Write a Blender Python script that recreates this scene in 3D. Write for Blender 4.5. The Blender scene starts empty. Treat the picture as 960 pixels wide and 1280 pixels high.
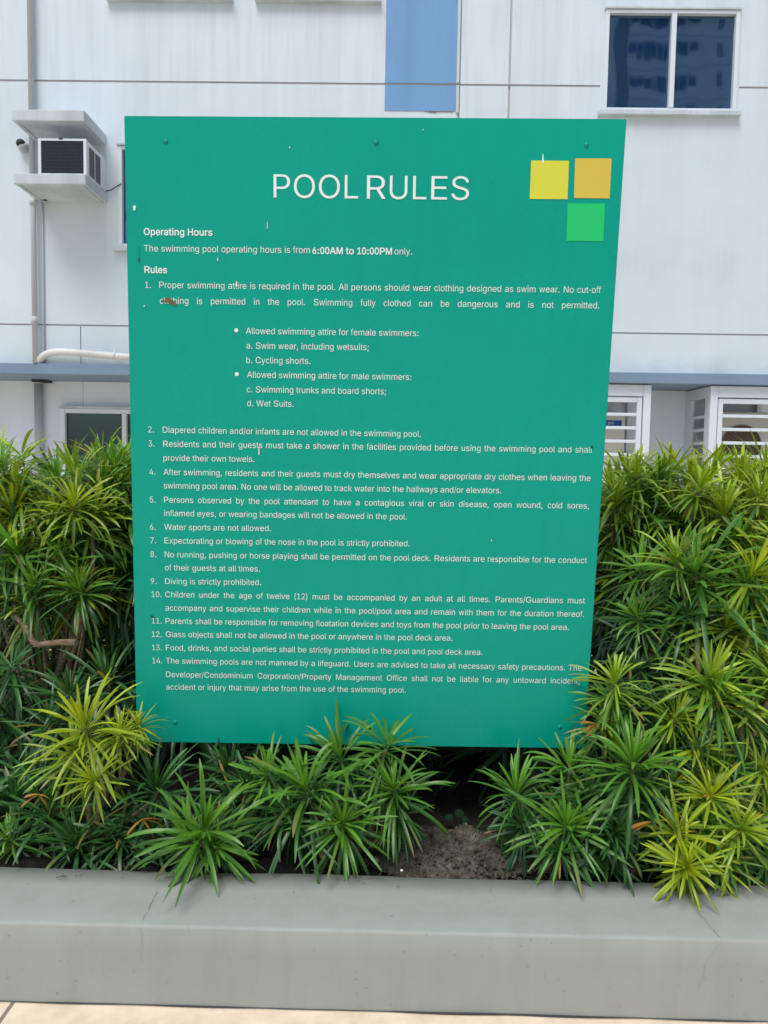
import bpy, bmesh, math, random
from mathutils import Vector, Matrix, noise, geometry
R = math.radians
random.seed(11)
scene = bpy.context.scene
COL = scene.collection

# ------------------------------------------------------------------ camera, sky, sun, exposure
FPX, CXP, CYP = 961.0, 480.0, 640.0            # focal length and centre, in photograph pixels (960 x 1280)
CAM = Vector((0.0, 0.0, 1.45))
PITCH, ROLL, YAW = R(4.0), R(0.95), R(0.8)
fwd = Vector((-math.sin(YAW)*math.cos(PITCH), math.cos(YAW)*math.cos(PITCH), -math.sin(PITCH)))
r0 = Vector((math.cos(YAW), math.sin(YAW), 0.0))
u0 = r0.cross(fwd)
rgt = r0*math.cos(ROLL) + u0*math.sin(ROLL)
upv = -r0*math.sin(ROLL) + u0*math.cos(ROLL)
cd = bpy.data.cameras.new('camera')
cd.sensor_fit = 'VERTICAL'; cd.sensor_height = 36.0; cd.lens = FPX/1280.0*36.0
cd.clip_start = 0.05; cd.clip_end = 2000.0
cam = bpy.data.objects.new('camera', cd); COL.objects.link(cam)
cam.matrix_world = Matrix(((rgt.x, upv.x, -fwd.x, CAM.x), (rgt.y, upv.y, -fwd.y, CAM.y), (rgt.z, upv.z, -fwd.z, CAM.z), (0, 0, 0, 1)))
scene.camera = cam

SUN_EL, SUN_AZ = R(62.0), R(205.0)             # azimuth clockwise from +Y: behind the camera, a little to the left
world = bpy.data.worlds.new('World'); scene.world = world; world.use_nodes = True
wn = world.node_tree.nodes; wl = world.node_tree.links
sky = wn.new('ShaderNodeTexSky'); sky.sky_type = 'NISHITA'; sky.sun_disc = False
sky.sun_elevation = SUN_EL; sky.sun_rotation = SUN_AZ
sky.air_density = 1.0; sky.dust_density = 2.0; sky.ozone_density = 1.0
wn['Background'].inputs[1].default_value = 0.085
wl.new(sky.outputs[0], wn['Background'].inputs[0])
sd = bpy.data.lights.new('sun', 'SUN'); sd.energy = 1.5; sd.angle = R(32.0); sd.color = (1.0, 0.97, 0.93)
sun = bpy.data.objects.new('sun', sd); COL.objects.link(sun)
sdir = Vector((math.sin(SUN_AZ)*math.cos(SUN_EL), math.cos(SUN_AZ)*math.cos(SUN_EL), math.sin(SUN_EL)))
sun.rotation_euler = sdir.to_track_quat('Z', 'Y').to_euler()
scene.view_settings.view_transform = 'Standard'; scene.view_settings.look = 'None'
scene.view_settings.gamma = 1.0; scene.view_settings.exposure = 0.76
scene.cycles.max_bounces = 8; scene.cycles.use_denoising = True

def ray(px, py): return rgt*((px-CXP)/FPX) - upv*((py-CYP)/FPX) + fwd
def at(px, py, Y):                              # point of the vertical plane y = Y seen at a photograph pixel
    d = ray(px, py); return CAM + d*(Y/d.y)
def at_z(px, py, Z):
    d = ray(px, py); return CAM + d*((Z-CAM.z)/d.z)

# ------------------------------------------------------------------ helpers
def tag(o, label, cat, group=None):
    o['label'] = label; o['category'] = cat
    if group: o['group'] = group
    return o
def empty(name, loc, label, cat, group=None):
    o = bpy.data.objects.new(name, None); o.location = loc; COL.objects.link(o); o.empty_display_size = 0.1
    return tag(o, label, cat, group)
def link(name, me, mat, parent=None):
    o = bpy.data.objects.new(name, me); COL.objects.link(o)
    if mat is not None:
        if len(me.materials) == 0: me.materials.append(mat)
    if parent is not None:
        o.parent = parent
        p = parent; off = Vector()
        while p is not None: off += Vector(p.location); p = p.parent
        o.location = -off
    return o
class MB:
    """collects shapes in world space, links them as one mesh object"""
    def __init__(self): self.bm = bmesh.new()
    def quad(self, *ps, mi=0):
        f = self.bm.faces.new([self.bm.verts.new(p) for p in ps]); f.material_index = mi; return f
    def box(self, x0, x1, y0, y1, z0, z1, bev=0.0, rot=None):
        b = bmesh.new(); bmesh.ops.create_cube(b, size=1.0)
        bmesh.ops.scale(b, vec=(abs(x1-x0), abs(y1-y0), abs(z1-z0)), verts=b.verts)
        if bev: bmesh.ops.bevel(b, geom=b.edges[:], offset=bev, segments=2, profile=0.6, affect='EDGES')
        if rot is not None: bmesh.ops.transform(b, matrix=rot, verts=b.verts)
        bmesh.ops.translate(b, vec=((x0+x1)/2, (y0+y1)/2, (z0+z1)/2), verts=b.verts)
        self.merge(b); return self
    def merge(self, b):
        vm = {v: self.bm.verts.new(v.co) for v in b.verts}
        for f in b.faces:
            try:
                nf = self.bm.faces.new([vm[v] for v in f.verts]); nf.smooth = f.smooth; nf.material_index = f.material_index
            except ValueError: pass
        b.free()
    def tube(self, pts, rad, seg=12, cap=True):
        pts = [Vector(p) for p in pts]
        rads = rad if isinstance(rad, (list, tuple)) else [rad]*len(pts)
        rings = []; nrm = None
        for i, p in enumerate(pts):
            t = (pts[min(i+1, len(pts)-1)] - pts[max(i-1, 0)]).normalized()
            if nrm is None:
                nrm = t.cross(Vector((0, 0, 1))) if abs(t.z) < 0.9 else t.cross(Vector((1, 0, 0)))
            nrm = (nrm - t*nrm.dot(t)).normalized(); bn = t.cross(nrm)
            rings.append([self.bm.verts.new(p + (nrm*math.cos(a) + bn*math.sin(a))*rads[i]) for a in [2*math.pi*k/seg for k in range(seg)]])
        for a, b in zip(rings, rings[1:]):
            for k in range(seg):
                f = self.bm.faces.new((a[k], a[(k+1) % seg], b[(k+1) % seg], b[k])); f.smooth = True
        if cap:
            self.bm.faces.new(list(reversed(rings[0]))); self.bm.faces.new(rings[-1])
        return self
    def disc(self, c, rad, n=(0, -1, 0), seg=20):
        n = Vector(n).normalized(); a = n.cross(Vector((0, 0, 1))).normalized(); b = n.cross(a)
        self.bm.faces.new([self.bm.verts.new(Vector(c)+(a*math.cos(t)+b*math.sin(t))*rad) for t in [2*math.pi*k/seg for k in range(seg)]]); return self
    def dome(self, c, rad, h, n=(0, -1, 0), seg=14, rings=4):
        n = Vector(n).normalized(); a = n.cross(Vector((0, 0, 1))).normalized(); b = n.cross(a); prev = None
        for j in range(rings):
            ph = j/rings*math.pi/2
            ring = [self.bm.verts.new(Vector(c)+(a*math.cos(t)+b*math.sin(t))*rad*math.cos(ph)+n*h*math.sin(ph)) for t in [2*math.pi*k/seg for k in range(seg)]]
            if prev:
                for k in range(seg):
                    f = self.bm.faces.new((prev[k], prev[(k+1) % seg], ring[(k+1) % seg], ring[k])); f.smooth = True
            prev = ring
        tip = self.bm.verts.new(Vector(c)+n*h)
        for k in range(seg):
            f = self.bm.faces.new((prev[k], prev[(k+1) % seg], tip)); f.smooth = True
        return self
    def build(self, name, mat, parent=None):
        bmesh.ops.recalc_face_normals(self.bm, faces=self.bm.faces)
        me = bpy.data.meshes.new(name); self.bm.to_mesh(me); self.bm.free()
        return link(name, me, mat, parent)
def box(name, mat, parent, *a, **k): return MB().box(*a, **k).build(name, mat, parent)
def bend(p0, p1, p2, rad, n=6):                 # rounded corner points of a pipe
    p0, p1, p2 = Vector(p0), Vector(p1), Vector(p2)
    a = p1+(p0-p1).normalized()*rad; b = p1+(p2-p1).normalized()*rad
    return [a*(1-t)**2+p1*2*t*(1-t)+b*t*t for t in [k/n for k in range(n+1)]]

# ------------------------------------------------------------------ materials
def mat(name, col, rough=0.6, spec=0.5, metal=0.0):
    m = bpy.data.materials.new(name); m.use_nodes = True
    b = m.node_tree.nodes['Principled BSDF']
    b.inputs['Base Color'].default_value = (*col, 1); b.inputs['Roughness'].default_value = rough
    b.inputs['Specular IOR Level'].default_value = spec; b.inputs['Metallic'].default_value = metal
    return m
def N(m, t, **k):
    n = m.node_tree.nodes.new(t)
    for a, v in k.items(): setattr(n, a, v)
    return n
def L(m, a, b): m.node_tree.links.new(a, b)
def coords(m, scale=(1, 1, 1)):
    t = N(m, 'ShaderNodeTexCoord'); mp = N(m, 'ShaderNodeMapping'); mp.inputs['Scale'].default_value = scale
    L(m, t.outputs['Object'], mp.inputs[0]); return mp.outputs[0]
def noise_tex(m, vec, scale, detail=5, rough=0.6):
    n = N(m, 'ShaderNodeTexNoise'); n.inputs['Scale'].default_value = scale; n.inputs['Detail'].default_value = detail
    n.inputs['Roughness'].default_value = rough; L(m, vec, n.inputs['Vector']); return n.outputs['Fac']
def ramp(m, fac, stops):
    r = N(m, 'ShaderNodeValToRGB'); L(m, fac, r.inputs[0]); e = r.color_ramp.elements
    e[0].position, e[0].color = stops[0][0], (*stops[0][1], 1); e[1].position, e[1].color = stops[-1][0], (*stops[-1][1], 1)
    for p, c in stops[1:-1]: x = e.new(p); x.color = (*c, 1)
    return r.outputs[0]
def mul(m, a, b, fac=1.0, mode='MULTIPLY'):
    x = N(m, 'ShaderNodeMix', data_type='RGBA', blend_type=mode)
    if isinstance(fac, (int, float)): x.inputs[0].default_value = fac
    else: L(m, fac, x.inputs[0])
    for s, v in ((6, a), (7, b)):
        if isinstance(v, tuple): x.inputs[s].default_value = (*v, 1)
        else: L(m, v, x.inputs[s])
    return x.outputs[2]
def bsdf(m): return m.node_tree.nodes['Principled BSDF']
def bump(m, h, strength=0.2, dist=0.01):
    b = N(m, 'ShaderNodeBump'); b.inputs['Strength'].default_value = strength; b.inputs['Distance'].default_value = dist
    L(m, h, b.inputs['Height']); L(m, b.outputs[0], bsdf(m).inputs['Normal'])
def g(v): return (v, v, v)

def painted_wall(name, col, streak=0.16, rough=0.55):
    m = mat(name, col, rough, 0.3)
    s = ramp(m, noise_tex(m, coords(m, (2.3, 2.3, 0.16)), 1.0, 7, 0.6), [(0.30, g(1-streak)), (0.60, g(1.0))])
    fine = ramp(m, noise_tex(m, coords(m, (17.0, 17.0, 0.35)), 1.0, 5, 0.7), [(0.22, g(1-streak*0.45)), (0.5, g(1.0))])
    blot = ramp(m, noise_tex(m, coords(m), 0.7, 4), [(0.3, (0.91, 0.92, 0.90)), (0.6, g(1.0))])
    c = mul(m, mul(m, mul(m, col, s), fine), blot)
    L(m, c, bsdf(m).inputs['Base Color']); bump(m, noise_tex(m, coords(m), 30, 6), 0.06, 0.01)
    return m
M = {}
M['wall'] = painted_wall('white_wall_paint', (0.640, 0.735, 0.800), 0.055)
M['groundwall'] = painted_wall('grey_wall_paint', (0.77, 0.86, 0.96), 0.05)
M['slab'] = painted_wall('weathered_slab_paint', (0.57, 0.645, 0.68), 0.28)
M['band'] = painted_wall('blue_grey_paint', (0.20, 0.285, 0.40), 0.08)
M['blue'] = painted_wall('sky_blue_paint', (0.165, 0.345, 0.60), 0.12)
M['groove'] = mat('groove_dirt', (0.50, 0.53, 0.56), 0.9)
M['white'] = mat('white_aluminium', (0.66, 0.73, 0.78), 0.4)
M['pvc'] = painted_wall('grey_pvc', (0.55, 0.58, 0.61), 0.22, 0.45)
M['pvcw'] = painted_wall('white_pvc', (0.72, 0.73, 0.72), 0.28, 0.45)
M['dark'] = mat('black_plastic', (0.015, 0.016, 0.018), 0.6)
M['rust'] = mat('rust', (0.28, 0.13, 0.06), 0.9)
M['grille'] = mat('dark_coil', (0.020, 0.030, 0.050), 0.6)
M['vent'] = mat('grey_louvre', (0.16, 0.18, 0.20), 0.6)
M['cream'] = mat('cream_casing', (0.62, 0.60, 0.53), 0.5)
M['guard'] = mat('brown_guard_wire', (0.25, 0.21, 0.17), 0.6)
M['brown'] = mat('brown_fan', (0.095, 0.065, 0.045), 0.7)
M['curtain'] = mat('dark_interior', (0.10, 0.12, 0.14), 0.8)
M['badge'] = mat('blue_badge', (0.01, 0.07, 0.32), 0.4)
def glass(name, col, ior=1.6, wav=0.05, sc=1.4):
    m = mat(name, col, 0.03, 0.5); bsdf(m).inputs['IOR'].default_value = ior
    bsdf(m).inputs['Specular Tint'].default_value = (0.55, 0.80, 1.0, 1)
    bump(m, noise_tex(m, coords(m, (1.3, 1, 0.55)), sc, 2), wav, 0.05); return m
M['glass'] = glass('blue_tinted_glass', (0.006, 0.028, 0.085), 2.5, 0.07)
M['glassg'] = glass('dark_green_glass', (0.030, 0.050, 0.054), 1.7)

m = M['concrete'] = mat('grey_planter_paint', (0.328, 0.345, 0.318), 0.62, 0.35)
a = ramp(m, noise_tex(m, coords(m), 2.2, 6, 0.6), [(0.3, (0.92, 0.93, 0.92)), (0.65, g(1.02))])
b_ = ramp(m, noise_tex(m, coords(m, (7, 7, 1.2)), 2.0, 5), [(0.28, (0.93, 0.93, 0.92)), (0.55, g(1.0))])
c_ = ramp(m, noise_tex(m, coords(m), 55, 3), [(0.24, (0.72, 0.70, 0.66)), (0.33, g(1.0))])
L(m, mul(m, mul(m, mul(m, (0.328, 0.345, 0.318), a), b_), c_), bsdf(m).inputs['Base Color'])
bump(m, noise_tex(m, coords(m), 14, 7), 0.12, 0.01)
m = M['deck'] = mat('cream_deck_tile', (0.70, 0.60, 0.46), 0.55)
bt = N(m, 'ShaderNodeTexBrick'); bt.offset = 0.0; bt.squash = 1.0
bt.inputs['Scale'].default_value = 1.0; bt.inputs['Brick Width'].default_value = 2.4; bt.inputs['Row Height'].default_value = 0.6
bt.inputs['Mortar Size'].default_value = 0.006; bt.inputs['Color1'].default_value = (0.74, 0.62, 0.465, 1); bt.inputs['Color2'].default_value = (0.71, 0.59, 0.44, 1)
bt.inputs['Mortar'].default_value = (0.22, 0.19, 0.16, 1)
t_ = N(m, 'ShaderNodeTexCoord'); mp_ = N(m, 'ShaderNodeMapping'); mp_.inputs['Location'].default_value = (0.985, 0.30, 0); L(m, t_.outputs['Object'], mp_.inputs[0])
L(m, mp_.outputs[0], bt.inputs['Vector'])
sp = ramp(m, noise_tex(m, coords(m), 9, 8, 0.7), [(0.3, (0.82, 0.80, 0.77)), (0.6, g(1.05))])
L(m, mul(m, bt.outputs[0], sp), bsdf(m).inputs['Base Color']); bump(m, noise_tex(m, coords(m), 60, 4), 0.15, 0.004)
m = M['soil'] = mat('damp_soil', (0.05, 0.04, 0.03), 0.95, 0.2)
L(m, ramp(m, noise_tex(m, coords(m), 38, 8, 0.75), [(0.3, (0.007, 0.006, 0.005)), (0.58, (0.024, 0.020, 0.016)), (0.78, (0.10, 0.088, 0.07))]), bsdf(m).inputs['Base Color'])
bump(m, noise_tex(m, coords(m), 70, 6), 0.9, 0.01)
m = M['mound'] = mat('dry_grey_soil', (0.14, 0.13, 0.11), 0.95, 0.2)
L(m, ramp(m, noise_tex(m, coords(m), 30, 9, 0.8), [(0.34, (0.020, 0.017, 0.012)), (0.48, (0.092, 0.080, 0.060)), (0.60, (0.170, 0.152, 0.118)), (0.74, (0.40, 0.385, 0.34))]), bsdf(m).inputs['Base Color'])
bump(m, noise_tex(m, coords(m), 45, 8, 0.75), 1.0, 0.012)
M['moss'] = mat('dark_joint_dirt', (0.045, 0.047, 0.045), 0.9)
M['bark'] = mat('tan_bark', (0.20, 0.145, 0.09), 0.85, 0.2); m = M['bark']
L(m, ramp(m, noise_tex(m, coords(m, (6, 6, 30)), 3, 6), [(0.3, (0.085, 0.062, 0.042)), (0.6, (0.26, 0.195, 0.125))]), bsdf(m).inputs['Base Color'])
bump(m, noise_tex(m, coords(m, (6, 6, 40)), 4, 5), 0.6, 0.006)
M['dryleaf'] = mat('orange_dry_leaf', (0.42, 0.20, 0.04), 0.6)
m = M['leaf'] = bpy.data.materials.new('strap_leaf'); m.use_nodes = True
at_ = N(m, 'ShaderNodeAttribute', attribute_name='leafcol')
b0 = bsdf(m); L(m, at_.outputs['Color'], b0.inputs['Base Color']); b0.inputs['Roughness'].default_value = 0.36; b0.inputs['Specular IOR Level'].default_value = 0.5
tr = N(m, 'ShaderNodeBsdfTranslucent'); L(m, mul(m, at_.outputs['Color'], (1.25, 1.2, 0.5)), tr.inputs[0])
mx = N(m, 'ShaderNodeMixShader'); mx.inputs[0].default_value = 0.27
L(m, b0.outputs[0], mx.inputs[1]); L(m, tr.outputs[0], mx.inputs[2]); L(m, mx.outputs[0], m.node_tree.nodes['Material Output'].inputs[0])
# sign
m = M['sign'] = mat('green_sign_vinyl', (0.0, 0.36, 0.25), 0.28, 0.20)
runs = ramp(m, noise_tex(m, coords(m, (30, 30, 0.9)), 1.0, 6, 0.7), [(0.30, g(0.965)), (0.52, g(1.0))])
fade = ramp(m, noise_tex(m, coords(m), 1.6, 5), [(0.3, (0.0, 0.320, 0.232)), (0.7, (0.0, 0.344, 0.252))])
L(m, mul(m, fade, runs), bsdf(m).inputs['Base Color'])
L(m, ramp(m, noise_tex(m, coords(m), 3.5, 6), [(0.3, g(0.22)), (0.7, g(0.31))]), bsdf(m).inputs['Roughness'])
M['screw'] = mat('green_screw_paint', (0.0, 0.26, 0.20), 0.45, 0.3)
M['ink'] = mat('white_vinyl_lettering', (0.76, 0.83, 0.82), 0.45)
M['yellow'] = mat('yellow_vinyl', (0.66, 0.66, 0.045), 0.35)
M['amber'] = mat('amber_vinyl', (0.66, 0.50, 0.065), 0.35)
M['green'] = mat('bright_green_vinyl', (0.004, 0.55, 0.15), 0.35)
M['steel'] = mat('galvanised_steel', (0.30, 0.31, 0.32), 0.5, 0.5, 0.8)
M['dropping'] = mat('white_dropping', (0.80, 0.82, 0.80), 0.8)
M['nest'] = mat('brown_insect_nest', (0.15, 0.11, 0.05), 0.9)
M['speck'] = mat('dark_speck', (0.02, 0.05, 0.04), 0.9)

# ------------------------------------------------------------------ ground
o = MB(); o.quad((-400, -400, 0), (400, -400, 0), (400, 400, 0), (-400, 400, 0))
deck = o.build('pool_deck', M['deck']); deck['kind'] = 'structure'

# ------------------------------------------------------------------ building
YF, YG = 9.0, 9.75
def bp(px, py, Y=YF):
    p = at(px, py, Y); return p.x, p.z
bl = empty('apartment_building', (0, YF, 0), 'white apartment block with grooved walls and one blue stripe behind the hedge', 'building')
Z_BAND1 = bp(480, 461.8)[1]; Z_BAND0 = bp(480, 475.0)[1]
Z_G1 = bp(480, 105.0)[1]; Z_G2 = bp(480, 412)[1]
XB0, XB1 = bp(482, 60)[0], bp(571, 60)[0]; ZB0 = bp(526, 139)[1]
XV1, XV2 = bp(575, 60)[0], bp(638, 60)[0]
wx0, wz1 = bp(758, 13); wx1, wz0 = bp(918, 141)
lx0, lz1 = bp(149, 183); lz0 = bp(149, 309)[1]; lx1 = lx0 + 1.25
t1x0, t1z0 = bp(141, 0); t1x1 = bp(286, 0)[0]; t2x0 = bp(326, 0)[0]; t2x1 = bp(471, 0)[0]
TZ0 = bp(300, -2)[1]
holes = []                                       # (x0,x1,z0,z1,depth,material index of the back)
holes.append((wx0, wx1, wz0, wz1, 0.10)); holes.append((lx0, lx1, lz0, lz1, 0.10))
holes.append((t1x0, t1x1, TZ0, TZ0+1.2, 0.10)); holes.append((t2x0, t2x1, TZ0, TZ0+1.2, 0.10))
G = 0.011
grooves = [(-13.9, wx0-0.04, Z_G1-G, Z_G1+G), (wx1+0.04, 13.9, Z_G1-G, Z_G1+G), (-13.9, 13.9, Z_G2-G*0.8, Z_G2+G*0.8),
           (XV1-0.012, XV1+0.012, Z_G1+G*1.01, 11), (XV2-0.012, XV2+0.012, Z_G1+G*1.01, 11), (XV2-0.012, XV2+0.012, Z_G2+G, Z_G1-G*1.01),
           (XV1-0.010, XV1+0.010, Z_G2+G, Z_G1-G*1.01)]
jx = bp(101, 430)[0]
grooves += [(jx-0.006, jx+0.006, Z_BAND1+0.004, Z_G2-G)]
jx2 = bp(690+160, 430)[0]
allh = [(a, b, c, d, 0.10, 0) for (a, b, c, d, e) in holes] + [(a, b, c, d, 0.016, 1) for (a, b, c, d) in grooves]
bm_ = MB()
xs = sorted(set([-14.0, 14.0]+[h[0] for h in allh]+[h[1] for h in allh])); zs = sorted(set([Z_BAND1-0.05, 15.0]+[h[2] for h in allh]+[h[3] for h in allh]))
for i in range(len(xs)-1):
    for j in range(len(zs)-1):
        cx, cz = (xs[i]+xs[i+1])/2, (zs[j]+zs[j+1])/2
        if not any(h[0] < cx < h[1] and h[2] < cz < h[3] for h in allh):
            bm_.quad((xs[i], YF, zs[j]), (xs[i+1], YF, zs[j]), (xs[i+1], YF, zs[j+1]), (xs[i], YF, zs[j+1]))
for (a, b, c, d, dp, mi) in allh:
    for q in (((a, c), (b, c)), ((b, c), (b, d)), ((b, d), (a, d)), ((a, d), (a, c))):
        (ax, az), (bx_, bz) = q
        bm_.quad((ax, YF, az), (bx_, YF, bz), (bx_, YF+dp, bz), (ax, YF+dp, az), mi=mi)
    if mi: bm_.quad((a, YF+dp, c), (b, YF+dp, c), (b, YF+dp, d), (a, YF+dp, d), mi=1)
w = bm_.build('wall', M['wall'], bl); w.data.materials.append(M['groove'])
box('inner_wall', M['curtain'], bl, -13.9, 13.9, YF+0.25, 18, Z_BAND1-0.02, 14.9)
box('parapet', M['wall'], bl, -14.05, 14.05, YF-0.05, 18.1, 15.003, 15.4)
for x in (-14.0, 14.0):
    s_ = MB(); s_.quad((x, YF, Z_BAND1), (x, 18, Z_BAND1), (x, 18, 15), (x, YF, 15)); s_.build('side_wall', M['wall'], bl)
box('ledge_band', M['band'], bl, -14.1, 14.1, YF-0.09, 18.0, Z_BAND0, Z_BAND1, bev=0.006)
box('ground_floor_wall', M['groundwall'], bl, -14, 14, YG, 17.9, 0.0, Z_BAND0-0.003)
for xx in (bp(104, 490, YG)[0], -5.4, 0.3):
    box('wall_joint', M['groove'], bl, xx-0.003, xx+0.003, YG-0.003, YG+0.002, 0, Z_BAND0-0.006)
def grime(m, zlo, zhi, streaky, col, lo=0.42, hi=0.68):
    t = N(m, 'ShaderNodeTexCoord'); sx = N(m, 'ShaderNodeSeparateXYZ'); L(m, t.outputs['Object'], sx.inputs[0])
    mr = N(m, 'ShaderNodeMapRange'); mr.inputs[1].default_value = zlo; mr.inputs[2].default_value = zhi; L(m, sx.outputs[2], mr.inputs[0])
    nz = ramp(m, noise_tex(m, coords(m, (9, 9, 0.5) if streaky else (2.5, 2.5, 5)), 1.0, 7, 0.65), [(lo, g(0)), (hi, g(0.75))])
    md = N(m, 'ShaderNodeMath', operation='MULTIPLY'); L(m, mr.outputs[0], md.inputs[0]); L(m, nz, md.inputs[1])
    b = bsdf(m); src = b.inputs['Base Color'].links[0].from_socket
    L(m, mul(m, src, col, md.outputs[0]), b.inputs['Base Color'])
grime(M['wall'], Z_BAND1+0.42, Z_BAND1, False, (0.80, 0.82, 0.77))
grime(M['wall'], Z_G1-0.75, Z_G1-0.0, True, (0.84, 0.85, 0.85), 0.46, 0.72)
# blue painted stripe, with the groove carried across it
bs = MB(); bs.box(XB0, XB1, YF-0.006, YF-0.002, Z_G1+G*1.2, 14.9); bs.box(XB0, XB1, YF-0.006, YF-0.002, ZB0, Z_G1-G*1.2)
bs.build('blue_stripe', M['blue'], bl)
box('rusty_edge', M['rust'], bl, bp(536, 139)[0], bp(545, 139)[0], YF-0.008, YF-0.003, ZB0-0.014, ZB0-0.002)
box('rusty_edge', M['rust'], bl, bp(531, 139)[0], bp(566, 139)[0], YF-0.005, YF-0.0025, ZB0-0.008, ZB0-0.004)
jm = MB(); jm.box(XB1+0.004, XB1+0.035, YF-0.02, YF+0.0, Z_G1+G*1.2, 14.8, bev=0.004); jm.box(XB1+0.004, XB1+0.035, YF-0.02, YF+0.0, ZB0-0.02, Z_G1-G*1.2, bev=0.004); jm.build('wall_trim', M['slab'], bl)
def window(x0, x1, z0, z1, gl, mull, y=YF, sill=True, t=0.036):
    f = MB(); yo = y-0.025; yi = y+0.05
    f.box(x0-0.01, x0+t, yo, yi, z0, z1, bev=0.004); f.box(x1-t, x1+0.01, yo, yi, z0, z1, bev=0.004)
    f.box(x0+t+0.001, x1-t-0.001, yo+0.002, yi, z1-t, z1, bev=0.004); f.box(x0+t+0.001, x1-t-0.001, yo+0.002, yi, z0, z0+t, bev=0.004)
    for mxx in mull: f.box(mxx-0.027, mxx+0.027, yo-0.004, yi, z0+t+0.001, z1-t-0.001, bev=0.004)
    fr = f.build('window', M['white'], bl)
    es = [x0+t]+[v for v in mull]+[x1-t]
    for a, b in zip(es, es[1:]):
        p = MB(); p.quad((a, y+0.03, z0+t*0.5), (b, y+0.03, z0+t*0.5), (b, y+0.03, z1-t*0.5), (a, y+0.03, z1-t*0.5)); p.build('pane', gl, fr)
    if sill:
        box('sill', M['slab'], fr, x0-0.06, x1+0.05, y-0.07, y+0.02, z0-0.055, z0-0.004, bev=0.006)
        box('head_trim', M['slab'], fr, x0-0.02, x1+0.02, y-0.04, y+0.02, z1+0.004, z1+0.03, bev=0.004)
    return fr
window(wx0, wx1, wz0, wz1, M['glass'], [(bp(840, 80)[0])])
window(lx0, lx1, lz0, lz1, M['glass'], [(lx0+lx1)/2])
window(t1x0, t1x1, TZ0, TZ0+1.2, M['glass'], [(t1x0+t1x1)/2]); window(t2x0, t2x1, TZ0, TZ0+1.2, M['glass'], [(t2x0+t2x1)/2])
gx0, gz1 = bp(79, 511, YG); gx1 = gx0+2.0; gm = bp(158, 530, YG)[0]
window(gx0, gx1, gz1-1.1, gz1, M['glassg'], [gm, gm+0.8], y=YG-0.06, t=0.055)
# canopy and shelf round the air conditioner
def slab_box(name, fx0, fx1, fyt, fyb, proj, d):
    Yn = YF-proj
    x0, z1 = bp(fx0, fyt, Yn); x1, z0 = bp(fx1, fyb, Yn)
    s = MB(); s.box(x0, x1, Yn, YF+0.02, z0, z1, bev=0.008)
    s.build(name, M['slab'], bl)
    e = 0.035
    for (a, b, c, dd) in ((x0+e, x0+e+0.02, Yn+e, YF-e), (x1-e-0.02, x1-e, Yn+e, YF-e)): box('drip_edge', M['slab'], bl, a, b, c, dd, z0-0.010, z0-0.001)
    return x0, x1, z0, z1
cx0, cx1, cz0, cz1 = slab_box('canopy_slab', 14.5, 105, 136.5, 151.5, 0.62, 0)
sx0, sx1, sz0, sz1 = slab_box('shelf_slab', 17, 107, 216.5, 230.5, 0.62, 0)

# ------------------------------------------------------------------ air conditioner in the wall
Yn = YF-0.56
ax0 = bp(48, 195, Yn)[0]; ax1 = bp(107.5, 195, Yn)[0]; az0 = sz1+0.003; az1 = bp(78, 173.5, Yn)[1]
ac = empty('air_conditioner', ((ax0+ax1)/2, YF-0.3, az0), 'boxy white air conditioner sitting between two weathered concrete slabs', 'air conditioner')
c = MB(); t = 0.028
c.box(ax0, ax1, Yn+0.02, YF+0.1, az0+0.004, az1, bev=0.006)
c.build('casing', M['white'], ac)
f = MB(); f.box(ax0-.004, ax0+t, Yn, Yn+0.018, az0+0.002, az1+.004, bev=0.003); f.box(ax1-t, ax1+.004, Yn, Yn+0.018, az0+0.002, az1+.004, bev=0.003)
f.box(ax0+t, ax1-t, Yn+.001, Yn+0.018, az1-t*0.7, az1+.003, bev=0.003); f.box(ax0+t, ax1-t, Yn+.001, Yn+0.018, az0+0.002, az0+t*0.8, bev=0.003)
f.build('front_frame', M['white'], ac)
gr = MB(); gr.quad((ax0+t, Yn+0.012, az0+t*0.8), (ax1-t, Yn+0.012, az0+t*0.8), (ax1-t, Yn+0.012, az1-t*0.7), (ax0+t, Yn+0.012, az1-t*0.7))
n = 34
for k in range(n):
    x = ax0+t+(ax1-ax0-2*t)*(k+0.5)/n; gr.box(x-0.0018, x+0.0018, Yn+0.006, Yn+0.0115, az0+t*0.8, az1-t*0.7)
for k in range(9):
    z = az0+t+(az1-az0-2*t)*(k+0.5)/9; gr.box(ax0+t, ax1-t, Yn+0.003, Yn+0.0055, z-0.0015, z+0.0015)
gr.build('coil_grille', M['grille'], ac)
hz = az1-0.05; lz = az0+0.035
for (y0, y1) in ((Yn+0.085, Yn+0.225), (Yn+0.255, Yn+0.395)):
    v = MB(); v.box(ax1+0.0005, ax1+0.003, y0, y1, lz, hz)
    for k in range(6):
        y = y0+(y1-y0)*(k+0.5)/6; v.box(ax1+0.0032, ax1+0.008, y-0.004, y+0.002, lz, hz)
    v.build('side_vent', M['vent'], ac)
v = MB(); v.box(ax1+0.0005, ax1+0.012, Yn+0.40, Yn+0.55, az0-0.06+0.07, az0+0.03); v.build('side_flange', M['white'], ac)
ck = MB()
for px in (66, 92): x = bp(px, 213, Yn)[0]; ck.box(x-0.02, x+0.02, Yn-0.004, Yn+0.005, az0+0.003, az0+0.016)
x = bp(76, 174, Yn)[0]; ck.box(x-0.02, x+0.02, Yn-0.004, Yn+0.005, az1-0.006, az1+0.010); ck.build('clip', M['dark'], ac)

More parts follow.
